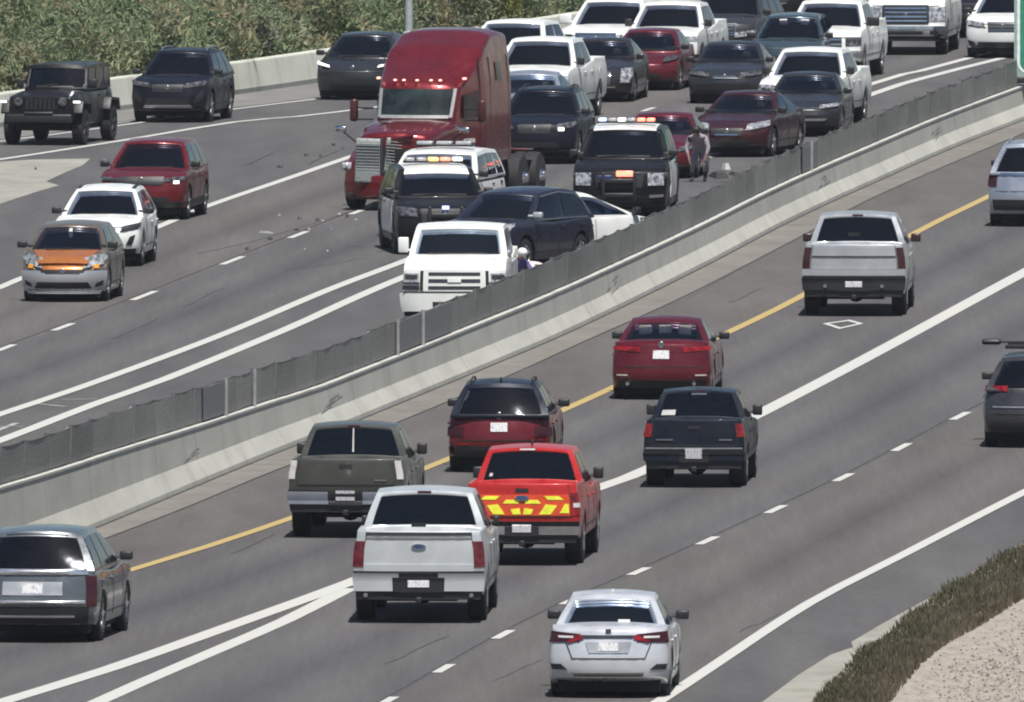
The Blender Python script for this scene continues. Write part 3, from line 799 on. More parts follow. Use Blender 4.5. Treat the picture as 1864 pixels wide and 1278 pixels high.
# ------------------------------------------------------------------ vehicle dressing
def sedan_front(c, grille=(.5, .5, .66), bars=0, lights=(.5, .97, .62, .76), lamp=None, intake=(.7, .27, .42), plate=False, chrome=False, lit=False, fogs=False, badge=True, slant=.05, wrapx=.12):
    k = c.kz if c.kind != 'suv' else c.kz
    q, z0, z1 = grille
    if chrome: c.quad('grille_surround', M_chrome, [(-q*1.05, z0-.02), (q*1.05, z0-.02), (q*1.12, z1+.02), (-q*1.12, z1+.02)], off=.006)
    if q: c.quad('grille', M_trim, [(-q, z0), (q, z0), (q*1.08, z1), (-q*1.08, z1)], off=.012)
    if bars: c.bars('grille_bar', M_chrome, q*.95, z0, z1, bars, off=.022, th=.018)
    a, b, l0, l1 = lights
    m = lamp or M_head
    c.quad('headlight', M_headlit if lit else m, [(a, l0), (b, l0+slant), (b+wrapx, l1+slant), (a+.03, l1-.02)], off=.012, mirror=True)
    c.quad('headlight_rim', M_trim, [(a-.02, l0-.02), (b, l0+slant-.025), (b, l0+slant-.005), (a-.02, l0)], off=.014, mirror=True)
    qi, i0, i1 = intake
    c.quad('air_intake', M_trim, [(-qi, i0), (qi, i0), (qi*.9, i1), (-qi*.9, i1)], off=.01)
    c.rect('bumper_lip', M_trim, -.9, .9, c.sp['bmpz']+.0, c.sp['bmpz']+.05, off=.015)
    zt = interp(c.sp['top'], c.sp['L']/2) 
    c.rect('hood_seam', M_seam, -.8, .8, zt-.035, zt-.022, off=.004, nv=1)
    if fogs: c.quad('fog_light_surround', M_trim, [(.74, i0), (.95, i0+.02), (.97, i1+.05), (.8, i1)], off=.012, mirror=True)
    if badge: c.badge((z0+z1)/2 + .02)
    if plate: c.plate(i1+.02)
def truck_front(c, grille=(.6, .78, 1.1), bars=3, barmat=None, lights=(.66, .98, .85, 1.08), chromebump=True, bump=(.5, .72), surround=None, lamp=None, plate=False, fog=True):
    q, z0, z1 = grille
    if surround: c.rect('grille_surround', surround, -q*1.06, q*1.06, z0-.04, z1+.04, off=.012)
    c.rect('grille', M_trim, -q, q, z0, z1, off=.018)
    c.bars('grille_bar', barmat or M_chrome, q*.97, z0, z1, bars, off=.035, th=.045)
    a, b, l0, l1 = lights
    c.rect('headlight', lamp or M_head, a, b+.08, l0, l1, off=.014, mirror=True)
    c.rect('bumper', M_chrome if chromebump is True else (chromebump or c.paint), -1.03, 1.03, bump[0], bump[1], off=.07, depth=.1, nu=12)
    c.rect('air_intake', M_trim, -.45, .45, bump[0]+.03, bump[0]+.12, off=.078)
    if fog: c.rect('fog_light_or_glint', M_trim, .62, .82, bump[0]+.04, bump[0]+.13, off=.078, mirror=True)
    c.rect('air_dam', M_trim, -.9, .9, bump[0]-.14, bump[0], off=.03)
    zt = interp(c.sp['top'], c.sp['L']/2)
    c.rect('hood_seam', M_seam, -.86, .86, zt-.04, zt-.02, off=.005, nv=1)
    c.badge((z0+z1)/2)
    if plate: c.plate(bump[0]+.1)
def truck_rear(c, lights=(.88, 1.03, .98, 1.32), lens=None, bump=(.56, .76), bumpmat=None, seam=.93, plate=.67, handle=1.2, hitch=True):
    a, b, z0, z1 = lights
    c.rect('tail_light', lens or M_tail, a, b, z0, z1, end=-1, off=.012, mirror=True)
    for q in (-.855, .855): c.rect('panel_seam', M_seam, q-.006, q+.006, seam-.06, 1.37*c.kz, end=-1, off=.003, nu=1)
    c.rect('panel_seam', M_seam, -.86, .86, seam-.07, seam-.055, end=-1, off=.003, nv=1)
    c.rect('bumper', bumpmat or M_chrome, -1.0, 1.0, bump[0], bump[1], end=-1, off=.09, depth=.12, nu=12)
    c.rect('valance', M_trim, -.99, .99, bump[0]-.13, bump[0], end=-1, off=.05, depth=.2, nu=10)
    c.rect('bumper_step', M_trim, -.98, .98, bump[1]-.0, bump[1]+.03, end=-1, off=.085, nv=1)
    c.rect('bumper_recess', M_trim, -.3, .3, bump[0]-.02, bump[1], end=-1, off=.096)
    c.rect('license_plate', M_plate, -.165, .165, plate-.08, plate+.08, end=-1, off=.105, nu=2, nv=1)
    c.rect('tailgate_handle', M_trim, -.12, .12, handle-.03, handle+.03, end=-1, off=.012, nv=1)
    if hitch: MB().box((-c.sp['L']/2+.1, 0, bump[0]-.09), (.2, .5, .1)).box((-c.sp['L']/2+.02, 0, bump[0]-.14), (.12, .09, .09)).build('tow_hitch', M_trim, c.root, bevel=.01)
    MB().tube((-2.2, -.5, .42), (-c.sp['L']/2+.12, -.55, .42), .035).build('exhaust_pipe', M_alloy, c.root)
    c.rear_brake()
def rear_brake(c, w=.14):
    panel('brake_light', lambda a, b: c.G(0, -w+2*w*a, .93+.05*b), M_taild, c.root, .012, ref=c.ref, nu=2, nv=1)
Car.rear_brake = rear_brake
def rear_std(c, lights, lens=M_tail, plate=.85, bumper=(.3, .5), seamz=(.62,), diffuser=True, spoiler=False, badge=None):
    a, b, z0, z1, sl = lights
    c.quad('tail_light', lens, [(a, z0), (b, z0+sl), (b+.02, z1+sl*.5), (a, z1)], end=-1, off=.014, mirror=True, dome=.01)
    c.rect('license_plate', M_plate, -.17, .17, plate-.075, plate+.075, end=-1, off=.014, nu=2, nv=1)
    for z in seamz: c.seam_h(z)
    if diffuser: c.rect('bumper_trim', M_trim, -.92, .92, bumper[0], bumper[1], end=-1, off=.014)
    if badge: c.badge(badge, end=-1)
    if spoiler:
        pts = lambda a, b: c.G(-.0, -.8+1.6*a, 1) + Vector((-.14*b, 0, .0-.02*b))
        panel('spoiler', pts, c.paint, c.root, .015, .02, nu=8, nv=2, ref=Vector((0, 0, -9)))

P_black = paint('paint_black', (.008, .008, .010)); P_navy = paint('paint_dark_blue', (.006, .007, .015))
P_navy2 = paint('paint_deep_navy', (.006, .010, .021)); P_grey = paint('paint_graphite', (.035, .036, .042), .5)
P_gunm = paint('paint_gunmetal', (.055, .055, .062), .55); P_red = paint('paint_dark_red', (.13, .008, .013), .35)
P_maroon = paint('paint_maroon', (.045, .008, .011), .35); P_cherry = paint('paint_cherry', (.11, .007, .014), .35)
P_white = paint('paint_white', (.66, .67, .66), 0, .35, .3); P_cream = paint('paint_aged_white', (.63, .64, .62), 0, .45, .2)
P_orange = paint('paint_orange', (.46, .16, .045), .4); P_silver = paint('paint_silver', (.45, .46, .48), .55, .32)
P_silver2 = paint('paint_blue_silver', (.33, .36, .43), .55, .3); P_lgrey = paint('paint_pale_silver', (.50, .52, .535), .35, .35)
P_teal = paint('paint_slate_teal', (.07, .10, .12), .6, .25); P_olive = paint('paint_olive_grey', (.07, .07, .062), .45, .35)
P_fire = paint('paint_fire_red', (.42, .012, .012), .1, .3); P_lux = paint('paint_luxury_grey', (.15, .165, .175), .6, .22); P_pale = paint('paint_bright_silver', (.56, .57, .61), .35, .3); P_bronze = paint('paint_silver_bronze', (.17, .135, .115), .5, .3); P_brown = paint('paint_grey_brown', (.035, .03, .035), .5)

# ---- left carriageway, upper left
def jeep():
    c = Car('suv', P_black, 'black boxy off-road SUV with removable top at far left of the ramp lane', 'SUV', 72, 265, 11.5,
            L=4.5, W=1.58, H=1.83, wb=3.0, track=.93, r=.43, bz=.44, bmpz=.5, tw=.27, name='off_road_suv', rim=M_dalloy, mirror=(.12, .2, .2),
            top=[(-2.25, 1.22), (0, 1.22), (.7, 1.24), (2.1, 1.16), (2.25, 1.12)], g=dict(rb=-2.2, rt=-2.12, ft=.42, fb=.72, zb=1.2, wt=.76, arc=.02, wz=(.14, .86)),
            fprof=[(.5, .1), (1.2, .08)], rprof=[(.5, .05), (1.3, .05)], fplan=.05, rplan=.05)
    r = c.root
    for sg in (-1, 1):
        for xc in c.xw:
            m = MB()
            for (x0, z0, x1, z1) in ((-.52, .72, -.42, .95), (-.42, .95, .36, .99), (.36, .99, .52, .74)):
                m.box(((x0+x1)/2+xc, sg*.82, (z0+z1)/2), (math.hypot(x1-x0, z1-z0)+.04, .28, .06), Matrix.Rotation(-math.atan2(z1-z0, x1-x0), 3, 'Y'))
            m.build('fender_flare', M_trim, r, bevel=.02)
    MB().box((2.3, 0, .62), (.16, 1.55, .2)).box((2.36, 0, .74), (.08, .7, .08)).build('bumper', M_trim, r, bevel=.03)
    for q in (-.66, .66):
        MB().lathe((2.14, q*.78, 1.0), (1, 0, 0), [(0, .1), (.05, .1), (.06, .08)], 16).build('headlight', M_headd, r)
    for sg in (-1, 1):
        MB().box((2.2, sg*.86, 1.0), (.05, .16, .05)).build('running_light_or_glint', M_headlit, r, bevel=.01)
    for i in range(7): c.rect('grille_slot', M_seam, -.42+.14*i-.04, -.42+.14*i+.04, .82, 1.08, off=.006, nu=1)
    for sg in (-1, 1):
        MB().box((.62, sg*.70, 1.3), (.1, .05, .12)).build('hinge', M_chrome, r, bevel=.01)
    MB().tube((.75, -.3, 1.32), (.62, .1, 1.36), .012).build('wiper', M_rubber, r)
jeep()
c = Car('suv', P_navy, 'dark blue-black compact SUV with silver lower trim following the black off-roader', 'SUV', 304, 224, 9, L=4.6, W=1.86, H=1.69, r=.37)
sedan_front(c, (.4, .72, .9), lights=(.48, .97, .84, .95), lamp=M_headd, intake=(.62, .42, .58), badge=True)
c.quad('skid_trim', M_alloy, [(-.68, .36), (.68, .36), (.62, .42), (-.62, .42)], off=.02); c.rails(M_alloy)
c.quad('fog_light_surround', M_trim, [(.7, .45), (.92, .55), (.95, .8), (.75, .62)], off=.012, mirror=True)
for z in (.75, .8, .85): c.rect('grille_bar', M_dalloy, -.36, .36, z-.008, z+.008, off=.018, nv=1)
c = Car('sedan', P_grey, 'smooth charcoal electric hatchback half hidden behind the red semi truck', 'car', 640, 183, 10, L=4.75, W=1.9, H=1.6,
        g=dict(ft=.55, fb=1.45, rt=-1.0, zb=.98, wt=.56))
sedan_front(c, (0, .5, .66), lights=(.66, .98, .78, .86), lamp=M_headlit, intake=(.7, .32, .42), slant=.07, badge=False); c.badge(.78)
c = Car('suv', P_red, 'dark red SUV with black grille travelling behind the white crossover', 'SUV', 256, 402, 7, L=4.6, W=1.86, H=1.68)
sedan_front(c, (.52, .76, .93), lights=(.55, .98, .84, .92), lamp=M_headd, intake=(.7, .36, .5), slant=.02)
c.rect('running_light_or_glint', M_headlit, .78, .9, .78, .84, off=.02); c.rect('bumper_trim', M_trim, -.95, .95, .28, .4, off=.016)
c.side('wheel_arch_cladding', M_trim, -1.9, 1.9, .28, .4)
c = Car('suv', P_white, 'white crossover with black roof edge driving between the dark red SUV and the orange hatchback', 'crossover', 174, 487, 5, L=4.3, W=1.8, H=1.6, roof_mat=P_white)
sedan_front(c, (.45, .62, .78), lights=(.6, 1.0, .74, .85), lamp=M_dalloy, intake=(.4, .34, .48), slant=.06)
c.quad('fog_light_surround', M_trim, [(.72, .46), (.84, .44), (.92, .66), (.8, .62)], off=.014, mirror=True)
c.rect('bumper_trim', M_trim, -.95, .95, .28, .38, off=.016); c.rect('running_light_or_glint', M_headlit, .46, .56, .7, .76, off=.02, mirror=True)
for sgn in (-1, 1):
    panel('roof_edge', lambda a, b, sgn=sgn: c.G(.04+.9*a, sgn*(.86+.13*b), 1), M_trim, c.root, .01, ref=c.ref, nv=1)
c = Car('sedan', P_bronze, 'small silver and orange hatchback with a sunlit hood, lowest at the left', 'hatchback', 113, 551, 5.5,
        L=4.1, W=1.7, H=1.53, bmpz=.2, g=dict(rb=-1.9, rt=-1.55, ft=.45, fb=1.42, zb=.97, wt=.58), top=[(-2.05, 1.0), (-1.8, 1.03), (0, .98), (1.2, 1.03), (1.75, .9), (2.05, .74)], fplan=.4)
sedan_front(c, (.42, .56, .62), lights=(.5, .95, .66, .9), lamp=M_head, intake=(.66, .27, .4), slant=.08, badge=True)
panel('hood', lambda a, b: (lambda x, q: Vector((x - .3*abs(q)**3*b, q*c.hw(x, .9), interp(c.sp['top'], x) - .045*abs(q)**2.5)))(1.25+.74*b, (-.78+1.56*a)*(1-.22*b)), P_orange, c.root, .012, ref=Vector((1.6, 0, 0)), nu=10, nv=8)
c.quad('hood_edge', P_orange, [(-.5, .62), (.5, .62), (.62, .76), (-.62, .76)], off=.010)
c.quad('bumper', P_silver, [(-1.02, .22), (1.02, .22), (1.02, .62), (-1.02, .62)], off=.008, nu=14)
c.quad('bumper_mouth', M_trim, [(-.72, .28), (.72, .28), (.62, .4), (-.62, .4)], off=.018)
c.quad('front_lip', P_silver, [(-.9, .17), (.9, .17), (.92, .24), (-.92, .24)], off=.04)
c.quad('fog_light_surround', M_trim, [(.78, .3), (.96, .34), (.97, .44), (.82, .38)], off=.016, mirror=True)
c.rect('turn_signal', M_amber, .74, .86, .66, .73, off=.022, mirror=True)
c.quad('grille_strip', M_trim, [(-.5, .585), (.5, .585), (.56, .64), (-.56, .64)], off=.016)

panel('windshield_sticker', lambda a, b: c.G(1, -.02+.1*a, .72+.12*b), M_clearlens, c.root, .012, ref=c.ref, nu=1, nv=1)

# ---- the crash scene
def cabw(x): return interp([(-2.6, 1.13), (-.3, 1.13), (.6, 1.0), (1.3, .89), (1.7, .85)], x)
def semi():
    p = px(708, 385); yaw = R(14); L = 7.4
    head = Vector((-math.sin(yaw), -math.cos(yaw), 0)); o = p - head*(L/2)
    root = empty('semi_truck', (o.x, o.y, 0), math.atan2(head.y, head.x))
    tag(root, 'dark red semi truck with a tall sleeper cab and crumpled silver grille', 'semi truck'); root.scale = (1, 1, .965)
    MR = paint('paint_truck_red', (.165, .008, .013), .5, .3, .8)
    # hood and fenders
    def hoodz(x): return interp([(1.5, 2.0), (2.4, 1.92), (3.1, 1.78), (3.4, 1.7)], x)
    def Ph(t, y, k):
        x0 = 1.55 + (3.35-1.55)*t; wide = interp([(1.5, 1.02), (2.6, .9), (3.4, .78)], x0); low = 1.22
        z = .75 + (hoodz(x0)-.75)*k - .10*abs(y)**3*k
        wd = wide if k > .6 else wide + (low-wide)*(1-k/.6)**.8*.0 + 0
        return Vector((x0 - .15*abs(y)**3*t, y*wd, z))
    boxmap('hood', Ph, [0, .2, .4, .6, .8, .92, 1], [-1, -.8, -.4, 0, .4, .8, 1], [0, .3, .6, .85, 1], MR, root, bevel=.08)
    for sg in (-1, 1):
        def Pf(t, y, k, sg=sg):
            x0 = 1.7 + 1.75*t
            zt = interp([(1.7, 1.05), (2.1, 1.42), (2.8, 1.42), (3.2, 1.25), (3.45, 1.1)], x0)
            d = abs(x0-2.55); zb = .55 if d > .6 else max(.55, .52 + math.sqrt(.36-d*d))
            z = zb + (zt-zb)*k
            return Vector((x0 - .22*t*(y*.5+.5)**2, sg*(.66 + .46*(y*.5+.5) - .05*k), z - .12*(y*.5+.5)**2*k))
        boxmap('fender', Pf, [i/16 for i in range(17)], [-1, -.5, 0, .5, .85, 1], [0, .3, .6, .85, 1], MR, root, bevel=.05)
        hl = MB(); hl.box((3.32, sg*1.02, .98), (.14, .24, .18), Matrix.Rotation(sg*-.35, 3, 'Z')).build('headlight', M_head, root, bevel=.05)
    # bumper (broad, swept back at the ends)
    def Pb(t, y, k): return Vector((3.2 + .45*t - .42*abs(y)**2.2, y*1.1, .3 + .5*k - .0))
    boxmap('bumper', Pb, [0, .5, 1], [-1, -.85, -.6, -.3, 0, .3, .6, .85, 1], [0, .5, 1], MR, root, bevel=.06)
    MB().box((3.25, 0, .33), (.3, 2.0, .16)).build('bumper_skirt', M_trim, root, bevel=.03)
    # grille: two silver halves, knocked apart and leaning back
    gm = simple('grille_mesh', (.24, .26, .26), .6, .3, var=.3, scale=30)
    for sg, rz, dx in ((1, .9, -.5), (-1, -.35, .2)):
        m = MB(); rot = Matrix.Rotation(rz*sg*.4, 3, 'Z') @ Matrix.Rotation(-.10, 3, 'Y') @ Matrix.Rotation(-.10 if sg > 0 else -.03, 3, 'X')
        m.box((3.47+dx*.3, -.2+sg*.3, 1.12), (.06, .56, .98), rot)
        g = m.build('grille', gm, root, bevel=.03)
        m2 = MB()
        for k in range(13): m2.box((3.51+dx*.3, -.2+sg*.3, .71+k*.068), (.04, .5, .02), rot)
        m2.build('grille_bar', simple('dull_metal', (.22, .23, .23), .6, .3), g)
    MB().box((3.56, -.2, 1.12), (.05, .05, 1.0)).build('grille_spine', M_dalloy, root, bevel=.01)
    MB().box((3.15, -.2, .98), (.5, 1.1, .8)).build('radiator', M_under, root)
    # torn hood edge and hanging panel
    MB().box((3.25, .2, 1.68), (.35, .5, .03), Matrix.Rotation(.35, 3, 'Y') @ Matrix.Rotation(.2, 3, 'X')).build('bent_panel', MR, root, bevel=.01)
    # cab and sleeper
    def roof(x):
        return interp([(-2.6, 3.86), (-1.9, 3.92), (-1.0, 3.88), (-.2, 3.6), (.5, 3.18), (1.05, 2.86), (1.25, 2.74)], x)
    def Pc(t, y, k):
        xb = -2.6 + (1.62+2.6)*t
        front = max(0, (t-.75)/.25)
        z0 = .95; 
        kk = k
        # front end: windshield rake
        ztop = roof(min(-2.6 + (1.22+2.6)*t, 1.22))
        z = z0 + (ztop - z0)*k
        xf = 1.62 if z < 1.95 else 1.62 - (z-1.95)/.8*.4
        x = -2.6 + (xf+2.6)*t
        wd = cabw(x)
        wd *= 1 - .13*max(0, (z-2.6)/1.3)**1.5
        x -= .22*abs(y)**2.5*max(0, (t-.6)/.4)
        z -= .12*abs(y)**4*k
        return Vector((x, y*wd, z))
    boxmap('cab', Pc, [i/24 for i in range(25)], [-1, -.92, -.75, -.5, -.25, 0, .25, .5, .75, .92, 1], [0, .1, .25, .4, .5, .6, .7, .8, .9, .96, 1], MR, root, bevel=.16)
    ref = Vector((-.5, 0, 2))
    def Wf(y, z): # windshield point
        x = 1.62 - (z-1.95)/.8*.4; wd = cabw(x)
        return Vector((x - .22*abs(y)**2.5, y*wd, z))
    gs = simple('windshield_glass', (.018, .026, .027), .1, var=.5, scale=2)
    panel('windshield', lambda a, b: Wf(-.86+1.72*a, 2.03+.60*b), gs, root, .02, ref=ref, nu=12)
    for sg in (-1, 1): panel('windshield_pillar', lambda a, b, sg=sg: Wf(sg*(.87+.07*a), 2.0+.64*b), M_lp, root, .03, ref=ref, nu=2)
    panel('windshield_dash', lambda a, b: Wf(-.86+1.72*a, 1.98+.07*b), M_lp, root, .035, ref=ref, nu=12)
    # sun visor lip and marker lights
    for i, y in enumerate((-.5, -.3, 0, .3, .5)):
        MB().box((1.24 - .1*abs(y), y, 2.83), (.12, .06, .04)).build('marker_light', M_amberlit, root, bevel=.02)
    for sg in (-1, 1):
        MB().box((.85, sg*.95, 2.86), (.2, .06, .05)).build('marker_light', M_amberlit, root, bevel=.02)
        # door window, sleeper window, seams
        def Sd(x, z, sg=sg):
            wd = cabw(x)
            wd *= 1 - .13*max(0, (z-2.6)/1.3)**1.5
            tt = (x+2.6)/4.2
            return Vector((x, sg*wd, z))
        panel('side_window', lambda a, b: Sd(.1+.85*a, 1.98+.6*b-(.1*a*b)), M_glass, root, .012, ref=ref)
        panel('sleeper_window', lambda a, b: Sd(-1.75+.5*a, 2.75+.42*b), M_glass, root, .012, ref=ref)
        for x in (0.0, -.75, -2.35): panel('panel_seam', lambda a, b, x=x: Sd(x+.02*a, 1.0+2.3*b), M_seam, root, .004, ref=ref, nu=1, nv=8)
        panel('door_lettering', lambda a, b: Sd(.3+.55*a, 1.42+.1*b), M_let, root, .008, ref=ref, nu=4, nv=1)
        panel('door_lettering', lambda a, b: Sd(.3+.55*a, 1.28+.06*b), M_let, root, .008, ref=ref, nu=4, nv=1)
        # mirrors
        yy = sg*1.42
        MB().box((1.15, yy, 2.15), (.2, .16, .5)).build('side_mirror', simple('mirror_shell', (.05, .012, .012), .35), root, bevel=.05)
        a = MB().tube((1.1, sg*1.0, 2.2), (1.15, yy, 2.2), .025).tube((1.1, sg*1.0, 1.95), (1.15, yy, 1.95), .025); a.build('mirror_arm', M_trim, root)
        b = MB().tube((2.5, sg*.95, 1.42), (2.55, sg*1.3, 1.72), .02); b.build('hood_mirror_arm', M_trim, root)
        MB().box((2.55, sg*1.36, 1.78), (.08, .26, .14)).build('hood_mirror', M_chrome, root, bevel=.04)
        MB().lathe((.4, sg*.95, .62), (-1, 0, 0), [(0, .28), (.02, .31), (1.6, .31), (1.62, .28)], 20).build('fuel_tank', M_chrome, root)
        MB().box((-.3, sg*1.15, .72), (2.6, .05, .5)).build('side_fairing', MR, root, bevel=.02)
    # a torn square of the sleeper's side fairing, as the photo shows
    MB().box((2.3, -.42, 1.93), (.2, .28, .03)).build('hood_vent', M_chrome, root, bevel=.02)
    MB().box((-2.4, 0, .85), (6.4, .9, .22)).box((-4.1, 0, 1.02), (1.1, 1.0, .12)).build('frame', M_trim, root, bevel=.02)
    MB().lathe((-4.0, 0, 1.1), (0, 0, 1), [(0, .5), (.06, .48)], 18).build('fifth_wheel', M_trim, root)
    for sg in (-1, 1):
        w = MB().lathe((2.55, sg*.85, .52), (0, sg, 0), [(0, .3), (.02, .48), (.08, .52), (.24, .52), (.3, .48), (.31, .3)], 28).build('wheel', M_rubber, root)
        MB().lathe((2.55, sg*1.1, .52), (0, sg, 0), [(0, .3), (.02, .3), (.0, .18), (.1, .12), (.12, .06)], 20).build('rim', M_chrome, w)
        for xc in (-3.3, -4.85):
            w = MB().lathe((xc, sg*.62, .52), (0, sg, 0), [(0, .3), (.02, .48), (.08, .52), (.26, .52), (.3, .46), (.34, .52), (.54, .52), (.6, .48), (.61, .3)], 28).build('wheel', M_rubber, root)
            MB().lathe((xc, sg*1.12, .52), (0, sg, 0), [(0, .3), (.1, .3), (.02, .22), (.14, .12), (.2, .1)], 20).build('rim', M_chrome, w)
        MB().box((-4.1, sg*.93, 1.12), (.5, .5, .03)).build('mud_guard', MR, root, bevel=.01)
M_lp = simple('pale_seal', (.24, .25, .25), .5)
M_let = simple('white_lettering', (.5, .5, .5), .5, var=.6, scale=26)
M_amberlit = simple('amber_marker', (.9, .4, .3), .25, emit=(1, .45, .35), es=1.4)
semi()

M_lb = {'white': simple('light_bar_white', (.8, .8, .8), .2, emit=(1, .98, .95), es=1.6), 'amber': simple('light_bar_amber', (.9, .5, .1), .2, emit=(1, .55, .12), es=2.2),
        'red': simple('light_bar_red', (.8, .1, .05), .2, emit=(1, .22, .14), es=2.2), 'blue': simple('light_bar_blue', (.2, .3, .8), .2, emit=(.5, .62, 1), es=1.6),
        'off': simple('light_bar_clear', (.35, .36, .38), .2)}
def light_bar(c, cols, t=.72, zoff=.06, w=.62):
    p0 = c.G(t, 0, 1)
    b = MB().box(p0 + Vector((0, 0, zoff)), (.28, 2*w, .05)).build('light_bar', M_trim, c.root, bevel=.02)
    n = len(cols)
    for i, k in enumerate(cols):
        y = -w + 2*w*(i+.5)/n
        MB().box((p0.x+.03, y, p0.z+zoff+.05), (.26, 2*w/n*.8, .07)).build('light', M_lb[k], b, bevel=.02)
def police(label, u, v, yaw, H=1.78, W=2.0, L=5.05, cols=('off', 'amber', 'amber'), front=True, whiteroof=True, push=True, **k):
    c = Car('suv', P_black, label, 'police car', u, v, yaw, L=L, W=W, H=H, r=.39, name='police_suv', rim=M_dalloy,
            roof_mat=k.pop('roof', P_white if whiteroof == 'full' else P_black), g=dict(zb=1.14*H/1.78, wt=.66, ft=.5, fb=1.3), **k)
    L0 = c.sp['L']
    if whiteroof != 'full':
        panel('roof_panel', lambda a, b: c.G(.05+.94*a, -.86+1.72*b, 1), P_white, c.root, .012, ref=Vector((0, 0, -9)), nv=8)
        panel('roof_edge', lambda a, b: c.G(1, -.84+1.68*a, .93+.06*b), P_white, c.root, .014, ref=c.ref)
    c.side('door_panel', P_white, -.95, 1.25, .42, 1.08*H/1.78)
    if front:
        sedan_front(c, (.5, .68, .95), lights=(.6, .97, .8, .98), lamp=M_headd, intake=(.7, .34, .5), slant=.02)
    if push:
        m = MB().box((L0/2+.06, 0, .82), (.08, .7, .1)).box((L0/2+.06, 0, .52), (.08, .7, .1))
        for y in (-.33, .33): m.box((L0/2+.06, y, .7), (.1, .07, .62))
        m.build('push_bumper', M_trim, c.root, bevel=.02)
    light_bar(c, cols)
    return c
c = police('black and white police SUV with amber roof lights behind the aged white pickup', 811, 465, -5.5, cols=('off', 'off', 'amber', 'red', 'white'))
MB().box((2.55, -.0, .98), (.06, .14, .07)).build('grille_light', M_lb['blue'], c.root, bevel=.01)
MB().box((2.56, .5, .96), (.06, .14, .05)).build('grille_light', M_lb['red'], c.root, bevel=.01)
panel('windshield_banner', lambda a, b: c.G(1, -.84+1.68*a, .80+.13*b), simple('white_banner', (.7, .7, .68), .4), c.root, .012, ref=c.ref)
c = police('white roofed police SUV between the red semi truck and the nearer police SUV', 768, 432, 10, cols=('off', 'off', 'off'), push=False, whiteroof='full')
c.side('white_panel', P_white, -1.9, 1.2, .75, 1.1)
c = police('large black police SUV with push bumper and lit roof bar, nose towards the white sedan', 1127, 400, 3.5, H=1.93, W=2.06, L=5.3, cols=('blue', 'off', 'white', 'off', 'red', 'red'), whiteroof=True)
MB().box((2.72, .12, .98), (.06, .36, .12)).build('grille_light', M_lb['red'], c.root, bevel=.02)
MB().box((2.72, -.3, .9), (.06, .3, .1)).build('grille_panel', simple('dark_blue_panel', (.02, .03, .12), .4), c.root, bevel=.02)
c.rect('headlight_bar', M_head, .62, .95, .72, .98, off=.03, mirror=True)
c.quad('chrome_trim', M_alloy, [(.66, .46), (.95, .48), (.95, .53), (.66, .52)], off=.03, mirror=True)

c = Car('suv', paint('paint_dusk_blue', (.016, .017, .034), .2, .3, .5), 'dark navy SUV slewed across the lanes against the white sedan', 'SUV', 935, 492, 25, center=True, mirrors=(1,), L=4.55, W=1.82, H=1.68, nwin=2, rim=M_alloy, mirror_mat=P_lgrey, glass=M_glass2,
        g=dict(fb=1.2, ft=.35, rt=-1.7, wt=.6, arc=.09))
sedan_front(c, (.4, .7, .88), lights=(.5, .97, .82, .98), intake=(.6, .34, .46), slant=.05)
c.side('belt_trim', M_alloy, -1.7, .9, 1.045, 1.06)
for sg in (-1, 1):
    m = MB(); pts = [c.G(t, sg, k) + Vector((0, sg*.012, 0)) for t, k in ((.95, .1), (.93, .88), (.5, .9), (.12, .88), (.04, .6), (.06, .14))]
    for a, b in zip(pts[1:], pts[2:]): m.tube(a, b, .012, n=6)
    m.build('window_trim', M_alloy, c.root)
# pale seat backs showing through the windshield: head rests against the glass
c = Car('sedan', P_white, 'white sedan pointing at the median fence behind the dark navy SUV', 'sedan', 1045, 474, -128, center=True, L=4.65, W=1.8, H=1.44, g=dict(wt=.6, ft=.2, fb=1.2, rt=-.9, rb=-1.9, arc=.1), mirror_mat=M_trim)
sedan_front(c, (.4, .5, .62))
rear_std(c, (.55, .98, .75, .9, .03), plate=.6)
def old_truck():
    c = Car('pickup', P_cream, 'aged white heavy duty pickup stopped beside the median fence with two people at its side', 'pickup truck', 827, 603, 2.5, L=6.2, W=2.03, H=1.98,
            mirror=(.12, .2, .3), mirrors=(-1,), mirror_mat=P_cream, g=dict(fb=1.7, ft=.95, zb=1.36, wt=.71, wz=(.08, .88)), glass=M_glass2,
            top=[(-3.1, 1.4), (-1.05, 1.4), (.5, 1.33), (1.6, 1.42), (2.5, 1.36), (2.95, 1.28), (3.1, 1.2)], fprof=[(.4, 0), (.9, .02), (1.15, .05), (1.3, .12)])
    c.rect('grille_surround', P_cream, -.6, .6, .76, 1.17, off=.03, depth=.04)
    for z in (.83, .96, 1.09):
        for s in (-1, 1): c.rect('grille_slot', M_dalloy, .06 if s > 0 and z == .96 else 0 if s > 0 else -.5, .5 if s > 0 else (-.06 if z == .96 else 0), z-.03, z+.03, off=.04, nv=1)
    c.rect('badge', P_cream, -.13, .13, .93, 1.0, off=.05)
    c.rect('grille_edge', M_trim, .6, .66, .78, 1.15, off=.032, mirror=True)
    c.rect('headlight', M_head, .7, .99, .92, 1.1, off=.02, mirror=True); c.rect('headlight_rim', M_trim, .68, 1.0, .9, .925, off=.025, mirror=True)
    c.rect('headlight_rim', M_trim, .68, 1.0, .79, .86, off=.025, mirror=True); c.rect('headlight_shadow', M_dalloy, .72, .96, .98, 1.07, off=.024, mirror=True)
    c.rect('bumper', P_cream, -1.03, 1.03, .38, .72, off=.07, depth=.12, nu=12)
    c.rect('bumper_slot', M_seam, -.42, -.08, .46, .56, off=.078); c.rect('bumper_slot', M_seam, .08, .42, .46, .56, off=.078)
    c.rect('bumper_step', M_dalloy, -.98, .98, .72, .745, off=.05)
old_truck()

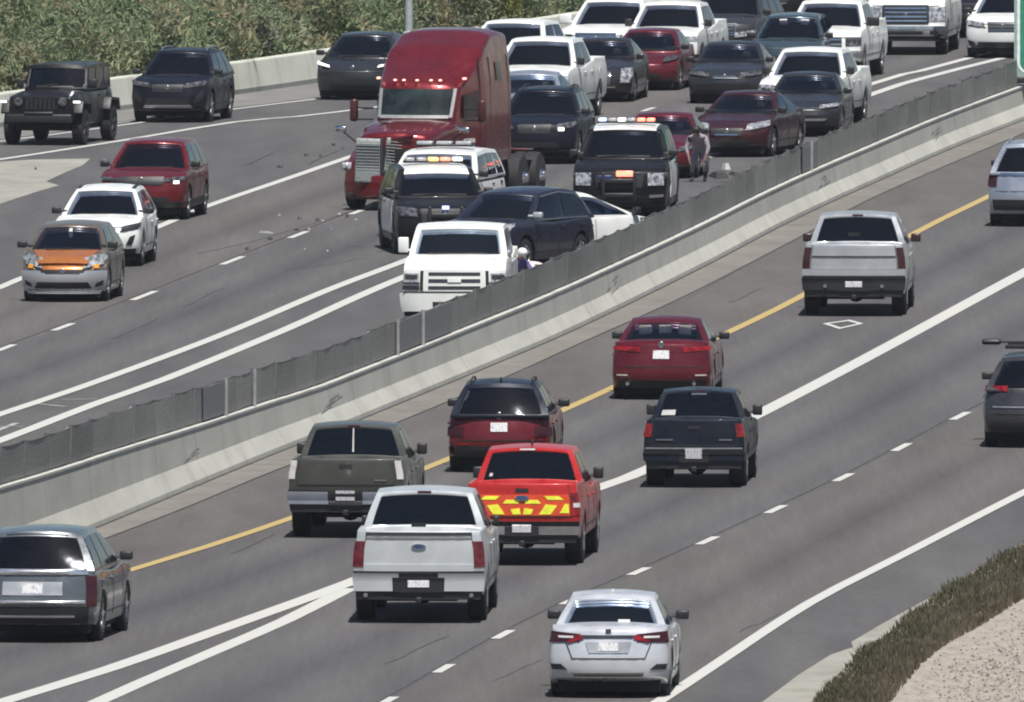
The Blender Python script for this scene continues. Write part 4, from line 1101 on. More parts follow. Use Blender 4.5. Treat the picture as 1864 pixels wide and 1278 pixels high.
# ---- the queue
c = Car('suv', P_navy, 'dark SUV with a painted headlight glint stopped right behind the semi truck', 'SUV', 972, 300, 6.5, L=4.7, W=1.9, H=1.68)
sedan_front(c, (.4, .7, .9), lights=(.55, .97, .8, .93), lamp=M_headd, intake=(.65, .38, .5)); c.rect('running_light_or_glint', M_lb['white'], .6, .74, .76, .83, off=.02); c.rails()  # white glowing patch stands in for a glint on the headlight
c.badge(.8)
c = Car('sedan', P_silver2, 'small silver sedan squeezed between the semi truck and the white pickup', 'sedan', 943, 246, 8, L=4.5, W=1.78, H=1.43, glass=M_glass2)
sedan_front(c)
c = Car('pickup', P_white, 'white full size pickup directly behind the semi truck sleeper', 'pickup truck', 955, 222, 10, L=5.8)
truck_front(c, bars=2, lamp=M_head)
c = Car('pickup', P_white, 'white pickup of which only the roof shows above the semi truck', 'pickup truck', 893, 182, 15, L=5.6, H=1.88)
truck_front(c)
c = Car('pickup', P_white, 'white pickup with a chrome barred grille beside the roadside wall', 'pickup truck', 1083, 141, 12, L=5.8, H=1.9, mirror=(.14, .3, .24), mirror_mat=P_white)
truck_front(c, (.5, .86, 1.06), bars=2, lights=(.62, .98, .84, 1.06), lamp=M_headd, surround=M_chrome)
c = Car('sedan', P_brown, 'dark luxury sedan with a large chrome grille and upright front lamps', 'sedan', 1080, 187, 6, L=5.0, W=1.85, H=1.5, mirror_mat=P_brown)
sedan_front(c, (.42, .46, .72), bars=4, lights=(.72, .97, .48, .84), chrome=True, intake=(.6, .26, .34), slant=.0); c.rect('bumper_trim', M_chrome, -.6, .6, .36, .39, off=.02)
c = Car('sedan', P_cherry, 'round nosed cherry red hatchback to the right of the dark luxury sedan', 'hatchback', 1168, 166, 7, L=4.4, W=1.75, H=1.48, g=dict(ft=.3, fb=1.3, rt=-1.0))
sedan_front(c, (0, .5, .6), lights=(.62, .96, .72, .84), intake=(.55, .3, .42), lamp=M_headd, badge=True)
c = Car('pickup', P_white, 'white pickup with a battered black grille right of the cherry red hatchback', 'pickup truck', 1198, 143, 9, L=5.5, W=1.95, H=1.85)
truck_front(c, (.62, .75, 1.0), bars=1, barmat=M_dalloy, lights=(.66, .98, .92, 1.04), chromebump=P_grey, bump=(.46, .6))
c = Car('suv', P_gunm, 'dark grey SUV with a big upright windshield between two white trucks', 'SUV', 1303, 113, 11, L=4.9, W=1.95, H=1.8)
sedan_front(c, (.5, .7, .95), chrome=True, bars=3)
c = Car('sedan', P_grey, 'graphite sedan with a wide winged grille in the middle of the queue', 'sedan', 1318, 190, 5.5, L=4.85, W=1.84, H=1.45)
sedan_front(c, (.3, .6, .68), bars=2, lights=(.42, .98, .66, .78), lamp=M_headd, intake=(.75, .3, .5))
c = Car('suv', P_teal, 'dark slate SUV whose roof shows behind the graphite sedan', 'SUV', 1425, 152, 7, L=4.7, W=1.86, H=1.66)
sedan_front(c)
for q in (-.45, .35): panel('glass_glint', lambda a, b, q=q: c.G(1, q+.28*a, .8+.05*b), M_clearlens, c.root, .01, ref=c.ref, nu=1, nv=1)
c = Car('pickup', P_white, 'white extended pickup with a utility bed and ladder rack at the top of the queue', 'pickup truck', 1492, 146, 8, L=5.7, mirror=(.14, .3, .22))
truck_front(c, (.55, .82, 1.05), bars=2, lights=(.64, .98, .84, 1.06), lamp=M_headd)
MB().box((-1.0, -.8, 2.02), (.08, .08, .3)).box((-1.0, .8, 2.02), (.08, .08, .3)).box((-1.0, 0, 2.16), (.08, 1.7, .06)).box((-2.0, .8, 2.16), (2.0, .06, .06)).box((-2.0, -.8, 2.16), (2.0, .06, .06)).build('ladder_rack', M_dalloy, c.root, bevel=.01)
c = Car('pickup', P_white, 'clean white crew cab pickup beside the median, one dark sedan ahead of it', 'pickup truck', 1452, 236, 9, L=5.6, W=1.95, H=1.85, mirror_mat=M_trim)
truck_front(c, (.58, .78, 1.02), bars=1, lights=(.62, .98, .9, 1.04), lamp=M_head)
c = Car('sedan', P_grey, 'dark grey hatchback with a chrome edged grille beside the median fence', 'hatchback', 1458, 250, 5.5, L=4.6, W=1.82, H=1.45, mirror_mat=P_grey)
sedan_front(c, (.45, .5, .62), lights=(.48, .97, .66, .76), intake=(.68, .28, .4)); c.rect('grille_trim', M_chrome, -.5, .5, .65, .67, off=.02); c.quad('bumper_trim', M_alloy, [(-.62, .38), (.62, .38), (.7, .43), (-.7, .43)], off=.02)
c = Car('sedan', P_maroon, 'maroon sedan with one bright headlight just ahead of the dark grey hatchback', 'sedan', 1322, 287, 13, L=4.7, W=1.83, H=1.45)
sedan_front(c, (.4, .5, .66), lights=(.5, .98, .62, .78), intake=(.65, .27, .4), slant=.07); c.rect('chrome_trim', M_chrome, -.3, .3, .5, .53, off=.02)
c = Car('sedan', P_cherry, 'red compact sedan stopped between the large police SUV and the maroon sedan', 'sedan', 1194, 326, 5, L=4.5, W=1.8, H=1.42)
sedan_front(c, (.45, .5, .6), lights=(.55, .98, .62, .72), lamp=M_headd, intake=(.6, .26, .4))
c.rect('running_light_or_glint', M_headlit, .32, .4, .56, .61, off=.02, mirror=True)
def superduty():
    c = Car('pickup', P_white, 'big white truck with a tall dark grille and chrome bumper at the upper right', 'pickup truck', 1648, 101, 5, L=6.3, W=2.05, H=2.05,
            mirror=(.16, .3, .36), r=.43, top=[(-3.15, 1.5), (-1.1, 1.5), (.5, 1.4), (1.6, 1.48), (2.6, 1.44), (3.0, 1.36), (3.15, 1.28)], g=dict(zb=1.4, wt=.71))
    truck_front(c, (.55, .82, 1.24), bars=4, lights=(.6, .97, .86, 1.22), lamp=M_head, bump=(.5, .74), surround=M_dalloy, fog=True)
    c.rect('headlight_rim', M_trim, .56, .6, .84, 1.24, off=.02, mirror=True)
    c.side('body_trim', M_alloy, -2.9, 2.2, .62, .7)
superduty()
c = Car('suv', P_white, 'white SUV with a dark grille next to the green sign at the upper right', 'SUV', 1824, 107, 6, L=4.85, W=1.95, H=1.72)
sedan_front(c, (.38, .68, .92), bars=3, lights=(.48, .97, .8, .93), intake=(.75, .3, .42), fogs=True); c.rect('fog_light_or_glint', M_lb['blue'], .5, .62, .5, .56, off=.03)  # blue glowing patch imitates a glint, no lamp there
c = Car('suv', P_black, 'black SUV with a crescent shaped chrome grille at the top edge of the picture', 'SUV', 1402, 48, 10, L=4.8, W=1.9, H=1.72)
sedan_front(c, (.5, .62, .82), lights=(.6, .97, .8, .9), lamp=M_headd); c.quad('grille_trim', M_chrome, [(-.5, .8), (.5, .8), (.62, .9), (-.62, .9)], off=.025); c.quad('grille_trim', M_chrome, [(-.4, .58), (.4, .58), (.5, .62), (-.5, .62)], off=.025)
c = Car('pickup', paint('paint_violet_grey', (.20, .18, .30), .5), 'violet grey truck with a chrome bumper at the top edge, left of the black SUV', 'pickup truck', 1272, 38, 12, L=5.8)
truck_front(c)
c = Car('suv', P_navy, 'dark SUV half hidden between the big white truck and the white SUV', 'SUV', 1762, 70, 10, L=4.8, W=1.9, H=1.72)
sedan_front(c, lights=(.55, .97, .8, .93))
c = Car('pickup', P_gunm, 'dark grey pickup behind the white truck with a ladder rack', 'pickup truck', 1535, 70, 10, L=5.7)
truck_front(c)
c = Car('suv', P_silver2, 'silver SUV at the top edge between the violet grey truck and the black SUV', 'SUV', 1335, 20, 11, L=4.7)
sedan_front(c)
c = Car('suv', P_navy2, 'blue SUV at the top edge above the big white truck', 'SUV', 1600, 35, 10, L=4.7)
sedan_front(c)
c = Car('suv', P_brown, 'brown SUV at the top edge above the dark grey pickup', 'SUV', 1495, 5, 10, L=4.8)
sedan_front(c)

# ---- near carriageway, driving away
M_gw2 = simple('tailgate_shadow_line', (.12, .12, .125), .6)
def f150():
    c = Car('pickup', P_lgrey, 'silver pickup with smoked tail lights, nearest pickup in the picture', 'pickup truck', 762, 1136, 2.3, 'R', L=5.9, mirror=(.1, .09, .14), W=2.03, H=1.96, g=dict(rz=(.26, .9)))
    truck_rear(c, lens=simple('dark_red_lens', (.10, .010, .018), .15, var=.5, scale=10), bumpmat=P_lgrey, bump=(.50, .77), plate=.64, handle=1.5, seam=.93, lights=(.85, 1.03, .86, 1.25))
    c.rect('bumper_valley', M_trim, -.40, .40, .49, .75, end=-1, off=.098); c.rect('license_plate', M_plate, -.165, .165, .56, .72, end=-1, off=.108, nu=2, nv=1)
    for q in (-.8, .8): c.exhaust(q, .44, -2.95)
    c.oval(1.17); c.rect('spoiler_shadow', M_dalloy, -.86, .86, 1.34, 1.385, end=-1, off=.012, nv=1)  # dark strip paints the shadow of the tailgate spoiler
    c.rect('tailgate_step', P_lgrey, -.84, .84, .80, .90, end=-1, off=.03); c.rect('tailgate_shadow', M_gw2, -.86, .86, 1.27, 1.31, end=-1, off=.004, nv=1)  # thin grey strip is a shadow line painted on the tailgate
f150()
c = Car('pickup', P_fire, 'bright red pickup with yellow and red chevrons on its tailgate', 'fire truck', 950, 1031, 4, 'R', L=5.4, W=1.86, H=1.82, r=.4,
        g=dict(rz=(.2, .9)))
truck_rear(c, lights=(.87, 1.04, .8, 1.16), bumpmat=M_chrome, bump=(.5, .68), plate=.62, handle=1.2, seam=.84)
P_y = simple('yellow_reflective', (.72, .72, .05), .4); P_or = simple('orange_red_reflective', (.55, .06, .02), .4)
c.rect('chevron_base', P_or, -.84, .84, .80, 1.13, end=-1, off=.010)
for q0, q1, dz, sgn in ((-.82, -.62, .25, 1), ):
    pass
for sg in (-1, 1):
    for pts in ([(.06, .99), (.34, .99), (.28, 1.05), (.04, 1.05)], [(.30, .82), (.50, .82), (.62, .96), (.42, .98)], [(.46, 1.05), (.74, 1.05), (.66, 1.11), (.40, 1.11)], [(.66, .84), (.82, .84), (.82, .98), (.76, .99)], [(.02, .82), (.16, .82), (.2, .9), (.04, .92)]):
        c.quad('chevron', P_y, [(sg*a, z) for a, z in pts], end=-1, off=.016)
c.rect('reverse_light', M_clearlens, .9, 1.03, .93, 1.0, end=-1, off=.018, mirror=True)
c.oval(1.08, off=.012); panel('roof_lights', lambda a, b: c.G(0, -.12+.36*a, .93+.04*b), M_clearlens, c.root, .016, ref=c.ref, nu=2, nv=1)
panel('window_sticker', lambda a, b: c.G(0, .72+.06*a, .3+.08*b), M_clearlens, c.root, .016, ref=c.ref, nu=1, nv=1)
c.antenna(.3)
c = Car('pickup', P_olive, 'olive grey pickup with a silver rear bumper left of the red fire pickup', 'pickup truck', 629, 981, 3.8, 'R', L=5.3, W=1.9, H=1.79, g=dict(rz=(.22, .9)))
truck_rear(c, lights=(.9, 1.04, .96, 1.26), lens=M_clearlens, bumpmat=P_silver2, bump=(.56, .76), plate=.7, handle=1.17)
c.rect('tailgate_trim', M_seam, -.84, .84, .86, .88, end=-1, off=.012, nv=1); c.rect('lettering', M_badge, -.72, -.5, .93, .955, end=-1, off=.014, nv=1)
panel('window_divider', lambda a, b: c.G(0, -.01+.03*a, .3+.6*b), M_clearlens, c.root, .012, ref=c.ref, nu=1)
c = Car('suv', P_maroon if False else P_red, 'red crossover with a dark blue roof between the olive grey and red pickups', 'crossover', 908, 862, 3.4, 'R', L=4.2, W=1.8, H=1.56, roof_mat=P_navy2, g=dict(rt=-1.65, rb=-2.05))
rear_std(c, (.72, 1.03, .62, .78, 0), lens=M_taild, plate=.78, bumper=(.28, .46), seamz=(.56,), badge=.98); c.rails(M_trim); c.antenna(.1)
c.side('wheel_arch_cladding', M_trim, -1.9, 1.9, .3, .44); c.rect('bumper_reflector', M_tail, .6, .8, .48, .51, end=-1, off=.02, mirror=True)
c = Car('sedan', P_cherry, 'dark cherry sedan with sun glare on its trunk, next to the yellow line', 'sedan', 1203, 729, 3.4, 'R', L=4.9, W=1.85, H=1.45, top=[(-2.45, 1.0), (-2.3, 1.08), (-1.7, 1.08), (0, .98), (.95, .97), (1.7, .84), (2.3, .72), (2.45, .64)])
rear_std(c, (.45, 1.03, .86, .95, .03), lens=M_tail, plate=.82, bumper=(.22, .36), seamz=(.6,), badge=1.0); c.rect('bumper_reflector', M_clearlens, .7, .92, .44, .46, end=-1, off=.02, mirror=True)
for q in (-.6, .6): c.exhaust(q, .3, -2.42)
c = Car('pickup', P_navy2, 'small dark blue older pickup with a trailer hitch, right of the cherry sedan', 'pickup truck', 1263, 889, 3.4, 'R', L=4.9, W=1.73, H=1.6, r=.34, g=dict(rz=(.2, .92)))
truck_rear(c, lights=(.86, 1.04, .86, 1.08), lens=M_tail, bumpmat=P_navy2, bump=(.46, .62), plate=.58, handle=1.02, seam=.78)
c.rect('bumper_stripe', M_alloy, -.95, .95, .66, .68, end=-1, off=.05, nv=1); c.rect('lettering', M_badge, .42, .76, .80, .825, end=-1, off=.014, nv=1)
c.rect('lettering', M_badge, -.76, -.5, .80, .825, end=-1, off=.014, nv=1)
panel('window_sticker', lambda a, b: c.G(0, .52+.3*a, .26+.16*b), M_clearlens, c.root, .016, ref=c.ref, nu=1, nv=1)
panel('window_banner', lambda a, b: c.G(0, -.2+.4*a, .86+.05*b), M_badge, c.root, .016, ref=c.ref, nu=1, nv=1)
c = Car('pickup', P_silver, 'silver pickup with black bumper and red mirrors driving over the lane diamond', 'pickup truck', 1554, 577, 2.9, 'R', L=5.9, W=2.03, H=1.95, g=dict(rz=(.24, .9)), mirror=(.12, .19, .16), mirror_mat=simple('dark_red_mirror', (.028, .01, .012), .35))
truck_rear(c, lights=(.87, 1.03, .93, 1.34), lens=M_taild, bumpmat=M_trim, bump=(.52, .76), plate=.66, handle=1.6, seam=.98)
for q in (-.55, .55): c.exhaust(q, .6, -3.02)
c.rect('tailgate_trim', P_gunm, -.84, .84, 1.15, 1.18, end=-1, off=.014, nv=1); c.rect('bumper_upper', P_silver, -1, 1, .80, .92, end=-1, off=.05)
c = Car('suv', P_silver2, 'blue silver SUV cut by the right edge, beside the median barrier', 'SUV', 1880, 414, 5, 'R', L=5.2, W=1.98, H=1.8)
rear_std(c, (.84, 1.03, .85, 1.12, 0), lens=M_taild, plate=.9, bumper=(.36, .58), seamz=(.75,), badge=1.0); c.rect('tailgate_trim', M_chrome, -.9, .9, 1.08, 1.14, end=-1, off=.02); c.rails(M_alloy)
c = Car('suv', P_gunm, 'dark grey SUV with a paddle on its roof rack, cut by the right edge', 'SUV', 1889, 817, 3.5, 'R', L=4.9, W=1.95, H=1.62, g=dict(rt=-1.7))
rear_std(c, (.6, 1.04, .98, 1.08, 0), lens=M_tail, plate=.95, bumper=(.3, .46), seamz=(.74, .6), badge=1.0)
c.rect('bumper_trim', M_alloy, -.85, .85, .70, .725, end=-1, off=.02, nv=1)
rk = c.root; board = MB()
for x in (-.5, .6): MB().box((x, 0, 1.68), (.05, 1.3, .07)).build('roof_rack', M_trim, rk, bevel=.01)
bp = px(1889, 817); hd = Vector((math.sin(R(5)), math.cos(R(5)), 0))
pd = empty('canoe_paddle', tuple(bp + hd*2.6 + Vector((0, 0, 1.74))), math.atan2(hd.y, hd.x) + math.pi/2)
MB().tube((-.75, 0, 0), (1.0, 0, .0), .022).build('shaft', M_trim, pd)
MB().box((.98, 0, .0), (.34, .2, .10)).build('blade', M_trim, pd, bevel=.045)
tag(pd, 'dark paddle lying crosswise on top of the dark grey SUV', 'paddle')
c = Car('suv', P_lux, 'slate grey luxury SUV with dazzling chrome tailgate strip at the lower left corner', 'SUV', 58, 1172, 6.5, 'R', L=4.85, W=1.92, H=1.7, g=dict(rt=-1.75, rb=-2.15))
rear_std(c, (.88, 1.05, .55, 1.0, 0), lens=M_taild, plate=.82, bumper=(.3, .55), seamz=(.62,))
c.rect('tailgate_trim', M_alloyb, -.92, .92, 1.02, 1.11, end=-1, off=.02, dome=.03, nv=8, nu=12); c.rect('plate_surround', P_silver, -.5, .5, .72, .92, end=-1, off=.010); c.rect('lower_trim', M_alloyb, -.85, .85, .6, .64, end=-1, off=.03, dome=.02, nv=6); c.rect('lower_trim', M_alloy, -.7, .7, .40, .42, end=-1, off=.03)
panel('window_trim', lambda a, b: c.G(0, -.7+1.4*a, .93+.03*b), M_chrome, c.root, .02, ref=c.ref, nv=1)
def sentra():
    c = Car('sedan', P_pale, 'bright silver sedan with red tail lights at the bottom of the picture', 'sedan', 1107, 1273, 2.9, 'R', L=4.6, W=1.77, H=1.49, bz=.2, bmpz=.3, mirror_mat=M_trim,
            top=[(-2.3, .98), (-2.22, 1.04), (-1.6, 1.08), (0, .97), (.95, .99), (1.7, .86), (2.15, .74), (2.3, .66)], g=dict(rb=-1.75, rt=-.95, wt=.58), glass=M_glass2)
    c.quad('tail_light', M_taild, [(.50, .82), (1.02, .80), (1.10, .97), (.52, .93)], end=-1, off=.012, mirror=True)
    c.quad('tail_light_inner', M_tail, [(.44, .86), (.7, .80), (.7, .84), (.5, .93)], end=-1, off=.018, mirror=True)
    c.quad('reverse_light', M_clearlens, [(.62, .87), (.88, .87), (.9, .90), (.62, .90)], end=-1, off=.02, mirror=True)
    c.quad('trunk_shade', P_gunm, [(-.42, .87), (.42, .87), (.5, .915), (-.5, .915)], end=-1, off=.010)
    c.quad('trunk_recess', P_silver, [(-.34, .66), (.34, .66), (.4, .82), (-.4, .82)], end=-1, off=.012)
    c.rect('license_plate', M_plate, -.17, .17, .69, .81, end=-1, off=.02, nu=2, nv=1)
    c.quad('panel_seam', M_seam, [(-.62, .575), (.62, .575), (.64, .59), (-.64, .59)], end=-1, off=.004)
    for sg in (-1, 1): c.quad('panel_seam', M_seam, [(sg*.62, .58), (sg*.635, .58), (sg*.75, .8), (sg*.735, .8)], end=-1, off=.004)
    c.quad('fog_light_surround', M_seam, [(.72, .42), (.98, .42), (1.0, .5), (.82, .5)], end=-1, off=.012, mirror=True)
    c.quad('bumper_trim', M_gw, [(-.6, .33), (.6, .33), (.62, .38), (-.62, .38)], end=-1, off=.012)
    c.rect('badge', M_dalloy, -.05, .05, .96, 1.0, end=-1, off=.03)
    panel('shark_fin', lambda a, b: c.G(.06+.03*a, -.04+.08*b, 1), M_clearlens, c.root, .03, ref=c.ref, nu=2, nv=2, dome=.04)
    panel('window_sticker', lambda a, b: c.G(0, -.36+.22*a, .14+.2*b), M_clearlens, c.root, .012, ref=c.ref, nu=2, nv=2)
M_gw = simple('grey_insert', (.10, .10, .09), .6)
sentra()

# ------------------------------------------------------------------ plants
def leaf_mat(name, cols, scale=1.3, seedv=0.0):
    m, nt, b = new_mat(name)
    r, n = noise_ramp(nt, scale, cols, detail=3, rough=.6, lo=.34, hi=.66)
    n.noise_dimensions = '4D'; n.inputs['W'].default_value = seedv
    gi = nt.nodes.new('ShaderNodeNewGeometry')
    rr = nt.nodes.new('ShaderNodeValToRGB'); rr.color_ramp.elements[0].color = (.86, .86, .86, 1); rr.color_ramp.elements[1].color = (1.14, 1.14, 1.1, 1)
    nt.links.new(gi.outputs['Random Per Island'], rr.inputs['Fac'])
    nt.links.new(mix(nt, r.outputs[0], rr.outputs[0], 1.0, 'MULTIPLY'), b.inputs['Base Color'])
    b.inputs['Roughness'].default_value = .75; b.inputs['Specular IOR Level'].default_value = .12
    tr = nt.nodes.new('ShaderNodeBsdfTranslucent'); ms = nt.nodes.new('ShaderNodeMixShader'); ms.inputs[0].default_value = .42
    nt.links.new(b.inputs['Base Color'].links[0].from_socket, tr.inputs[0])
    out = nt.nodes['Material Output']; nt.links.new(b.outputs[0], ms.inputs[1]); nt.links.new(tr.outputs[0], ms.inputs[2]); nt.links.new(ms.outputs[0], out.inputs[0])
    return m
def leaves(name, clumps, size, mat, rnd, parent=None, up=.5, thin=.22):
    """clumps: (centre, radius, count); each leaf a small bent blade"""
    vs = []; fs = []
    for c, rad, n in clumps:
        tilt = Vector((rnd.uniform(-.5, .5), rnd.uniform(-.5, .5), 0))
        for _ in range(n):
            while True:
                d = Vector((rnd.uniform(-1, 1), rnd.uniform(-1, 1), rnd.uniform(-1, 1)))
                if d.length < 1: break
            p = c + Vector((d.x*rad[0], d.y*rad[1], d.z*rad[2]))
            ax = Vector((rnd.gauss(0, 1), rnd.gauss(0, 1), rnd.gauss(0, .7) + up)) + tilt; ax.normalize()
            sd_ = ax.cross(Vector((rnd.gauss(0, 1), rnd.gauss(0, 1), rnd.gauss(0, 1)))).normalized()
            L = size*rnd.uniform(.6, 1.4); w = L*thin*rnd.uniform(.7, 1.3)
            k = len(vs); bend = sd_.cross(ax)*L*.12
            vs += [p, p + ax*L*.5 + sd_*w + bend, p + ax*L, p + ax*L*.5 - sd_*w + bend]
            fs.append((k, k+1, k+2, k+3))
    me = bpy.data.meshes.new(name); me.from_pydata([tuple(v) for v in vs], [], fs); me.materials.append(mat)
    o = bpy.data.objects.new(name, me); link(o, parent); return o
nwall = normals(wallL)
def at_wall(u, back=1.0):
    best = None
    for p, n in zip(wallL, nwall):
        zc = p.y*math.cos(PITCH) + CAMH*math.sin(PITCH); d = abs(IW/2 + F*p.x/zc - u)
        if best is None or d < best[0]: best = (d, p, n)
    q = best[1] - best[2]*(.4 + back); return Vector((q.x, q.y, 0))
rl = random.Random(11)
M_leaf = leaf_mat('oleander_leaves', [(.14, .185, .10), (.21, .265, .155), (.26, .305, .19), (.33, .31, .20)], .7)
M_dry = leaf_mat('dry_brush', [(.24, .22, .13), (.32, .28, .18), (.19, .21, .12)], 1.5, 3)
M_yel = leaf_mat('yellow_foliage', [(.26, .20, .07), (.17, .16, .07), (.12, .14, .06)], 2.0, 5)
M_greyleaf = leaf_mat('grey_foliage', [(.15, .165, .13), (.22, .235, .19), (.28, .28, .23)], 1.6, 8)
M_dark = leaf_mat('dark_foliage', [(.08, .10, .065), (.12, .15, .09), (.16, .19, .12)], 1.6, 2)
M_lime = leaf_mat('lime_foliage', [(.14, .16, .04), (.22, .22, .07), (.10, .13, .05)], 1.8, 9)
M_tan = leaf_mat('seed_heads', [(.30, .25, .17), (.36, .31, .22), (.22, .2, .12)], 2, 4)
M_bark = simple('bark', (.16, .11, .075), .9, var=.35, scale=5)
# the bank behind the wall and its dense undergrowth
bank_in = [p - n*.45 for p, n in zip(wallL, nwall)]
bank_out = [p - n*60 + Vector((0, 40, 0)) for p, n in zip(wallL, nwall)]
vs = []; fs = []
K = 10
for p, q in zip(bank_in, bank_out):
    for k in range(K+1):
        t = (k/K)**1.6; r = p.lerp(q, t); z = .25 + 5.0*min(1, t*2.2) + .25*math.sin(r.x*1.3+r.y*.31)*(k > 0)
        vs.append((r.x, r.y, z))
for i in range(len(bank_in)-1):
    for k in range(K): a = i*(K+1)+k; fs.append((a, a+1, a+K+2, a+K+1))
tag(mesh_obj('hillside', vs, fs, worn('bank_soil', (.19, .20, .14), (.14, .16, .10), .5, .95)), kind='structure')
cl = []; cd = []; ct = []
tot = len(wallL)
for i in range(1500):
    k = rl.randrange(0, tot); p, n = wallL[k], nwall[k]
    back = .5 + abs(rl.gauss(0, 3.2)); d = Vector((-n.y, n.x, 0))
    h = rl.uniform(.3, 1.0 + min(3.4, .75 + back*.55))
    c = p - n*back + d*rl.uniform(-2, 2); c.z = h
    r = rl.uniform(.28, .6)
    (cl if rl.random() < .86 else cd if rl.random() < .35 else ct).append((c, (r, r, r*1.1), int(70 + 40*rl.random())))
tag(leaves('shrub_thicket', cl, .20, M_leaf, rl, up=.9, thin=.15), 'grey green thicket of tall shrubs covering the bank behind the roadside wall', 'shrubs', kind='stuff')
tag(leaves('brush_thicket', ct, .30, M_dry, rl, up=.9, thin=.12), 'dry yellowish brush growing among the shrubs behind the wall', 'brush', kind='stuff')
tag(leaves('shade_thicket', cd, .2, M_dark, rl, up=.3), 'dark green undergrowth among the shrubs behind the wall', 'undergrowth', kind='stuff')
def shrub(u, back, h, w, mat, label, name='shrub', n=14, size=.17, up=.8, thin=.17, trunk=.03, lo=.35, cat='shrub'):
    p = at_wall(u, back); root = empty(name, p); tag(root, label, cat)
    rs = random.Random(int(u*7)); cs = []
    st = MB()
    for i in range(n):
        t = rs.random(); a = rs.uniform(0, 6.28); rr = w*.5*math.sqrt(rs.random())*(1-.45*abs(t-.5))
        c = Vector((math.cos(a)*rr, math.sin(a)*rr, h*(lo+(1-lo)*t)))
        r = w*rs.uniform(.16, .27); cs.append((c, (r, r, r*1.1), 95))
        if i % 2 == 0: st.tube((0, 0, 0), c*.5 + Vector((0, 0, 0)), trunk, trunk*.7, 6); st.tube(c*.5, c, trunk*.7, trunk*.3, 5)
    leaves('crown', cs, size, mat, rs, root, up, thin)
    st.build('trunk', M_bark, root)
shrub(8, .6, 2.3, 1.3, M_yel, 'yellow brown shrub at the far left edge above the black off-roader')
shrub(50, .5, 1.6, 1.0, M_dry, 'straw coloured shrub leaning over the wall left of the black off-roader')
shrub(150, 1.2, 2.6, 1.5, M_leaf, 'broad green shrub behind the black off-roader')
shrub(262, .8, 2.0, 1.7, M_leaf, 'smooth green shrub between the off-roader and the dark blue SUV')
shrub(380, .8, 2.0, .9, M_tan, 'tan flowering shrub rising above the dark blue SUV', up=1.2, thin=.12, size=.26)
shrub(340, 1.4, 3.0, 1.3, M_dark, 'dark narrow shrub behind the tan flowering shrub', up=1.1)
shrub(470, .9, 2.4, 1.3, M_leaf, 'dense green shrub right of the tan flowering shrub')
shrub(560, .8, 2.2, 1.1, M_greyleaf, 'pale feathery shrub above the left end of the charcoal car')
shrub(620, .8, 2.2, 1.0, M_dry, 'yellowish shrub above the charcoal car')
shrub(672, 1.2, 3.2, .9, M_dark, 'dark upright shrub left of the lamp pole', up=1.1)
shrub(700, .5, 1.3, 1.0, M_leaf, 'low rounded shrub at the foot of the lamp pole')
shrub(790, 1.2, 2.8, 1.3, M_greyleaf, 'grey green shrub between the lamp pole and the brown trunk')
shrub(850, 1.4, 2.8, 1.0, M_dark, 'dark shrub just above the semi truck roof')
shrub(950, .8, 1.7, 1.6, M_lime, 'lime green shrub overhanging the wall right of the semi truck')
shrub(1030, 1.2, 2.2, 1.6, M_lime, 'yellow green shrub behind the white pickup at the wall')
# brown trunk and lamp pole
p = at_wall(897, 1.0); tr = empty('palm_tree', p); tag(tr, 'tree with a thick brown trunk above the semi truck roof', 'tree')
mt = MB()
for i in range(16):
    z0 = i*.45; mt.tube((.02*math.sin(i), 0, z0), (.02*math.sin(i+1), 0, z0+.46), .19-.004*i, .165-.004*i, 12)
mt.build('trunk', M_bark, tr)
fr = []
rs = random.Random(5)
for i in range(26):
    a = rs.uniform(0, 6.28); e = rs.uniform(-.3, 1.1)
    for k in range(5): t = (k+1)/5*1.7; fr.append((Vector((math.cos(a)*math.cos(e)*t, math.sin(a)*math.cos(e)*t, 7.3 + math.sin(e)*t - .35*t*t)), (.18, .18, .14), 26))
leaves('crown', fr, .45, M_dark, rs, tr, .1, .08)
p = at_wall(731, -.18); p.z = .76; lp = empty('lamp_pole', p); tag(lp, 'slim pale grey metal lamp pole rising behind the semi truck', 'lamp pole')
M_pole = simple('pole_metal', (.40, .44, .45), .4, .4)
MB().tube((0, 0, 0), (0, 0, 11.5), .10, .055, 14).build('pole', M_pole, lp)
MB().lathe((0, 0, 0), (0, 0, 1), [(0, .17), (.12, .17), (.16, .12)], 14).build('base', M_pole, lp)
MB().tube((0, 0, 11.3), (1.6, -.8, 11.8), .045, .035, 8).build('arm', M_pole, lp)
MB().box((1.9, -.95, 11.8), (.75, .32, .12), Matrix.Rotation(-.46, 3, 'Z')).build('lamp_head', M_pole, lp, bevel=.04)

